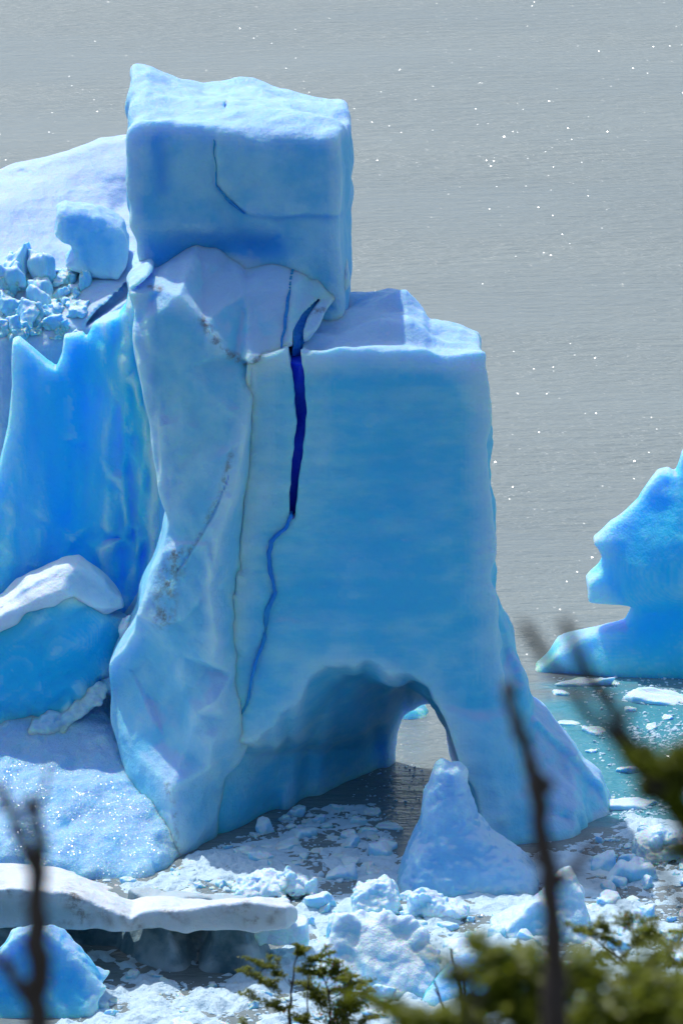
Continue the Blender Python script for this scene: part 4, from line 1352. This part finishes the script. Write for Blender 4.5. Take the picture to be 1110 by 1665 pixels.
plant('beech_tree', 'spreading dark beech crown at the lower right under the pitted ice lump', 'tree', 33.0, 1080,
      [([(1090, 1800), (1080, 1680), (1050, 1600), (1000, 1550), (960, 1525)], 0.02, 0.004), ([(1090, 1760), (1110, 1650), (1100, 1580), (1080, 1530)], 0.018, 0.004)],
      [([(1000, 1550), (970, 1515), (932, 1500)], 26), ([(1020, 1565), (990, 1510), (960, 1498)], 26), ([(1040, 1580), (1030, 1520), (1000, 1500)], 30), ([(1090, 1560), (1070, 1515), (1040, 1500)], 30), ([(1095, 1560), (1110, 1510), (1130, 1495)], 34),
       ([(1060, 1600), (1020, 1570), (985, 1560)], 26), ([(1070, 1620), (1030, 1600), (1000, 1600)], 24), ([(1090, 1600), (1120, 1560), (1150, 1540)], 34), ([(1050, 1590), (1070, 1550), (1095, 1535)], 34), ([(1010, 1555), (1040, 1530), (1060, 1520)], 30),
       ([(980, 1540), (965, 1560), (945, 1580)], 16), ([(1085, 1640), (1060, 1600), (1090, 1570)], 30)],
      0.024, 511, density=3.5)
plant('beech_tree', 'thin dark beech twigs with small leaf sprays behind the blurred bush', 'tree', 36.0, 850,
      [([(880, 1800), (870, 1690), (850, 1620), (820, 1570)], 0.016, 0.004)],
      [([(850, 1625), (800, 1600), (770, 1582)], 14), ([(845, 1610), (830, 1570), (800, 1555)], 20), ([(835, 1590), (850, 1555), (840, 1538)], 20), ([(850, 1620), (890, 1570), (900, 1548)], 20), ([(860, 1650), (830, 1630), (800, 1640)], 20), ([(855, 1640), (900, 1610), (930, 1590)], 26),
       ([(860, 1660), (820, 1645), (790, 1625)], 18)],
      0.022, 521, density=2.6)
# forked dead twig
plant('dead_sapling', 'bare dead twig with a fork of short prongs beside the smooth blue slope', 'dead tree', 38.0, 745,
      [([(752, 1800), (752, 1690), (752, 1640), (744, 1590), (733, 1541)], 0.02, 0.007), ([(752, 1640), (754, 1610), (755, 1580)], 0.010, 0.006), ([(753, 1655), (762, 1630), (771, 1608)], 0.010, 0.005), ([(747, 1600), (740, 1592), (735, 1586)], 0.007, 0.004),
       ([(735, 1690), (720, 1640), (706, 1594)], 0.012, 0.006), ([(712, 1618), (706, 1608)], 0.006, 0.004)], [], 0, 531)
# out of focus stems close to the lens
plant('bare_branch', 'blurred thick bare stem with a knot and one long tip, right of the ice cone', 'branch', 8.0, 900,
      [([(905, 1800), (902, 1560), (893, 1440), (880, 1330), (872, 1270)], 0.0163, 0.0134), ([(874, 1285), (852, 1210), (836, 1160), (823, 1112)], 0.0130, 0.0096), ([(868, 1268), (890, 1278)], 0.0154, 0.0115),
       ([(895, 1450), (925, 1420), (950, 1390), (968, 1370)], 0.0086, 0.0038), ([(935, 1425), (975, 1435), (1010, 1470), (1030, 1500)], 0.0038, 0.0029)], [], 0, 541)
plant('bare_branch', 'blurred forked twigs arching over the turquoise water with a few green leaves', 'branch', 6.5, 1150,
      [([(1250, 1650), (1170, 1440), (1110, 1330), (1070, 1270), (1020, 1190), (975, 1130), (940, 1085), (928, 1045), (918, 1012)], 0.0154, 0.0077),
       ([(1110, 1345), (1050, 1270), (985, 1195), (930, 1125), (885, 1065), (862, 1035), (850, 1015)], 0.0082, 0.0072),
       ([(1170, 1560), (1110, 1470), (1070, 1415), (1035, 1358)], 0.0086, 0.0058)],
      [([(1090, 1300), (1075, 1240), (1040, 1225)], 26), ([(1110, 1330), (1100, 1290), (1085, 1285)], 24), ([(1100, 1270), (1110, 1225), (1130, 1215)], 30), ([(1075, 1275), (1050, 1240), (1030, 1222)], 26), ([(1090, 1310), (1060, 1300), (1040, 1285)], 20), ([(1120, 1350), (1105, 1320), (1080, 1300)], 26), ([(1140, 1400), (1110, 1380), (1085, 1395)], 20), ([(1150, 1300), (1110, 1270), (1085, 1240)], 26)],
      0.026, 551, density=1.1, r_bough=0.003)
plant('bare_branch', 'blurred dark bare stem with three prongs in front of the dirty floe', 'branch', 7.5, 65,
      [([(70, 1850), (62, 1660), (60, 1560), (64, 1480), (62, 1420)], 0.0173, 0.0154), ([(62, 1430), (38, 1370), (18, 1315), (-6, 1275)], 0.0106, 0.0077), ([(63, 1425), (66, 1370), (58, 1330), (50, 1300)], 0.0115, 0.0086), ([(58, 1335), (72, 1285), (82, 1240)], 0.0038, 0.0029),
       ([(60, 1640), (30, 1600), (5, 1565), (-20, 1545)], 0.0106, 0.0077)], [], 0, 561)
# out of focus leafy bush
plant('beech_bush', 'blurred olive green beech bush filling the lower right corner', 'bush', 9.5, 900,
      [([(900, 1850), (880, 1720), (860, 1640)], 0.012, 0.005), ([(960, 1850), (1000, 1720), (1040, 1640)], 0.012, 0.005)],
      [([(880, 1720), (830, 1620), (780, 1560)], 40), ([(880, 1700), (870, 1620), (850, 1570)], 60), ([(870, 1690), (830, 1620), (800, 1600)], 60), ([(870, 1680), (900, 1610), (930, 1580)], 50), ([(860, 1700), (780, 1660), (690, 1630)], 40), ([(850, 1720), (740, 1680), (650, 1640)], 40),
       ([(880, 1740), (800, 1690), (740, 1660)], 50), ([(1000, 1720), (1030, 1640), (1070, 1600)], 60), ([(1010, 1720), (1080, 1650), (1120, 1620)], 60), ([(990, 1730), (970, 1660), (990, 1630)], 60), ([(930, 1760), (920, 1680), (900, 1640)], 60), ([(1020, 1730), (1060, 1670), (1110, 1660)], 60),
       ([(880, 1720), (880, 1620), (905, 1570)], 60), ([(900, 1720), (940, 1620), (960, 1580)], 60), ([(1010, 1730), (1040, 1630), (1050, 1580)], 70), ([(1040, 1740), (1100, 1640), (1115, 1590)], 70), ([(840, 1700), (770, 1620), (730, 1590)], 50), ([(720, 1780), (690, 1700), (640, 1640)], 50), ([(760, 1760), (760, 1690), (790, 1640)], 70), ([(820, 1760), (830, 1690), (850, 1620)], 80), ([(960, 1750), (960, 1680), (940, 1620)], 80), ([(1050, 1750), (1060, 1690), (1040, 1640)], 80), ([(1120, 1740), (1110, 1680), (1090, 1630)], 70),
       ([(850, 1640), (810, 1570), (770, 1548)], 30), ([(650, 1645), (600, 1630), (560, 1635)], 14)],
      0.032, 571, density=0.95, r_bough=0.004, spread=1.6)
plant('beech_bush', 'single blurred dark leafy twig above the dead fork', 'bush', 5.6, 720,
      [([(760, 1850), (770, 1720), (765, 1600), (735, 1555)], 0.006, 0.003)], [([(735, 1555), (705, 1548), (685, 1550)], 12), ([(760, 1590), (780, 1555), (790, 1545)], 12)], 0.016, 581, density=0.5, r_bough=0.0025)
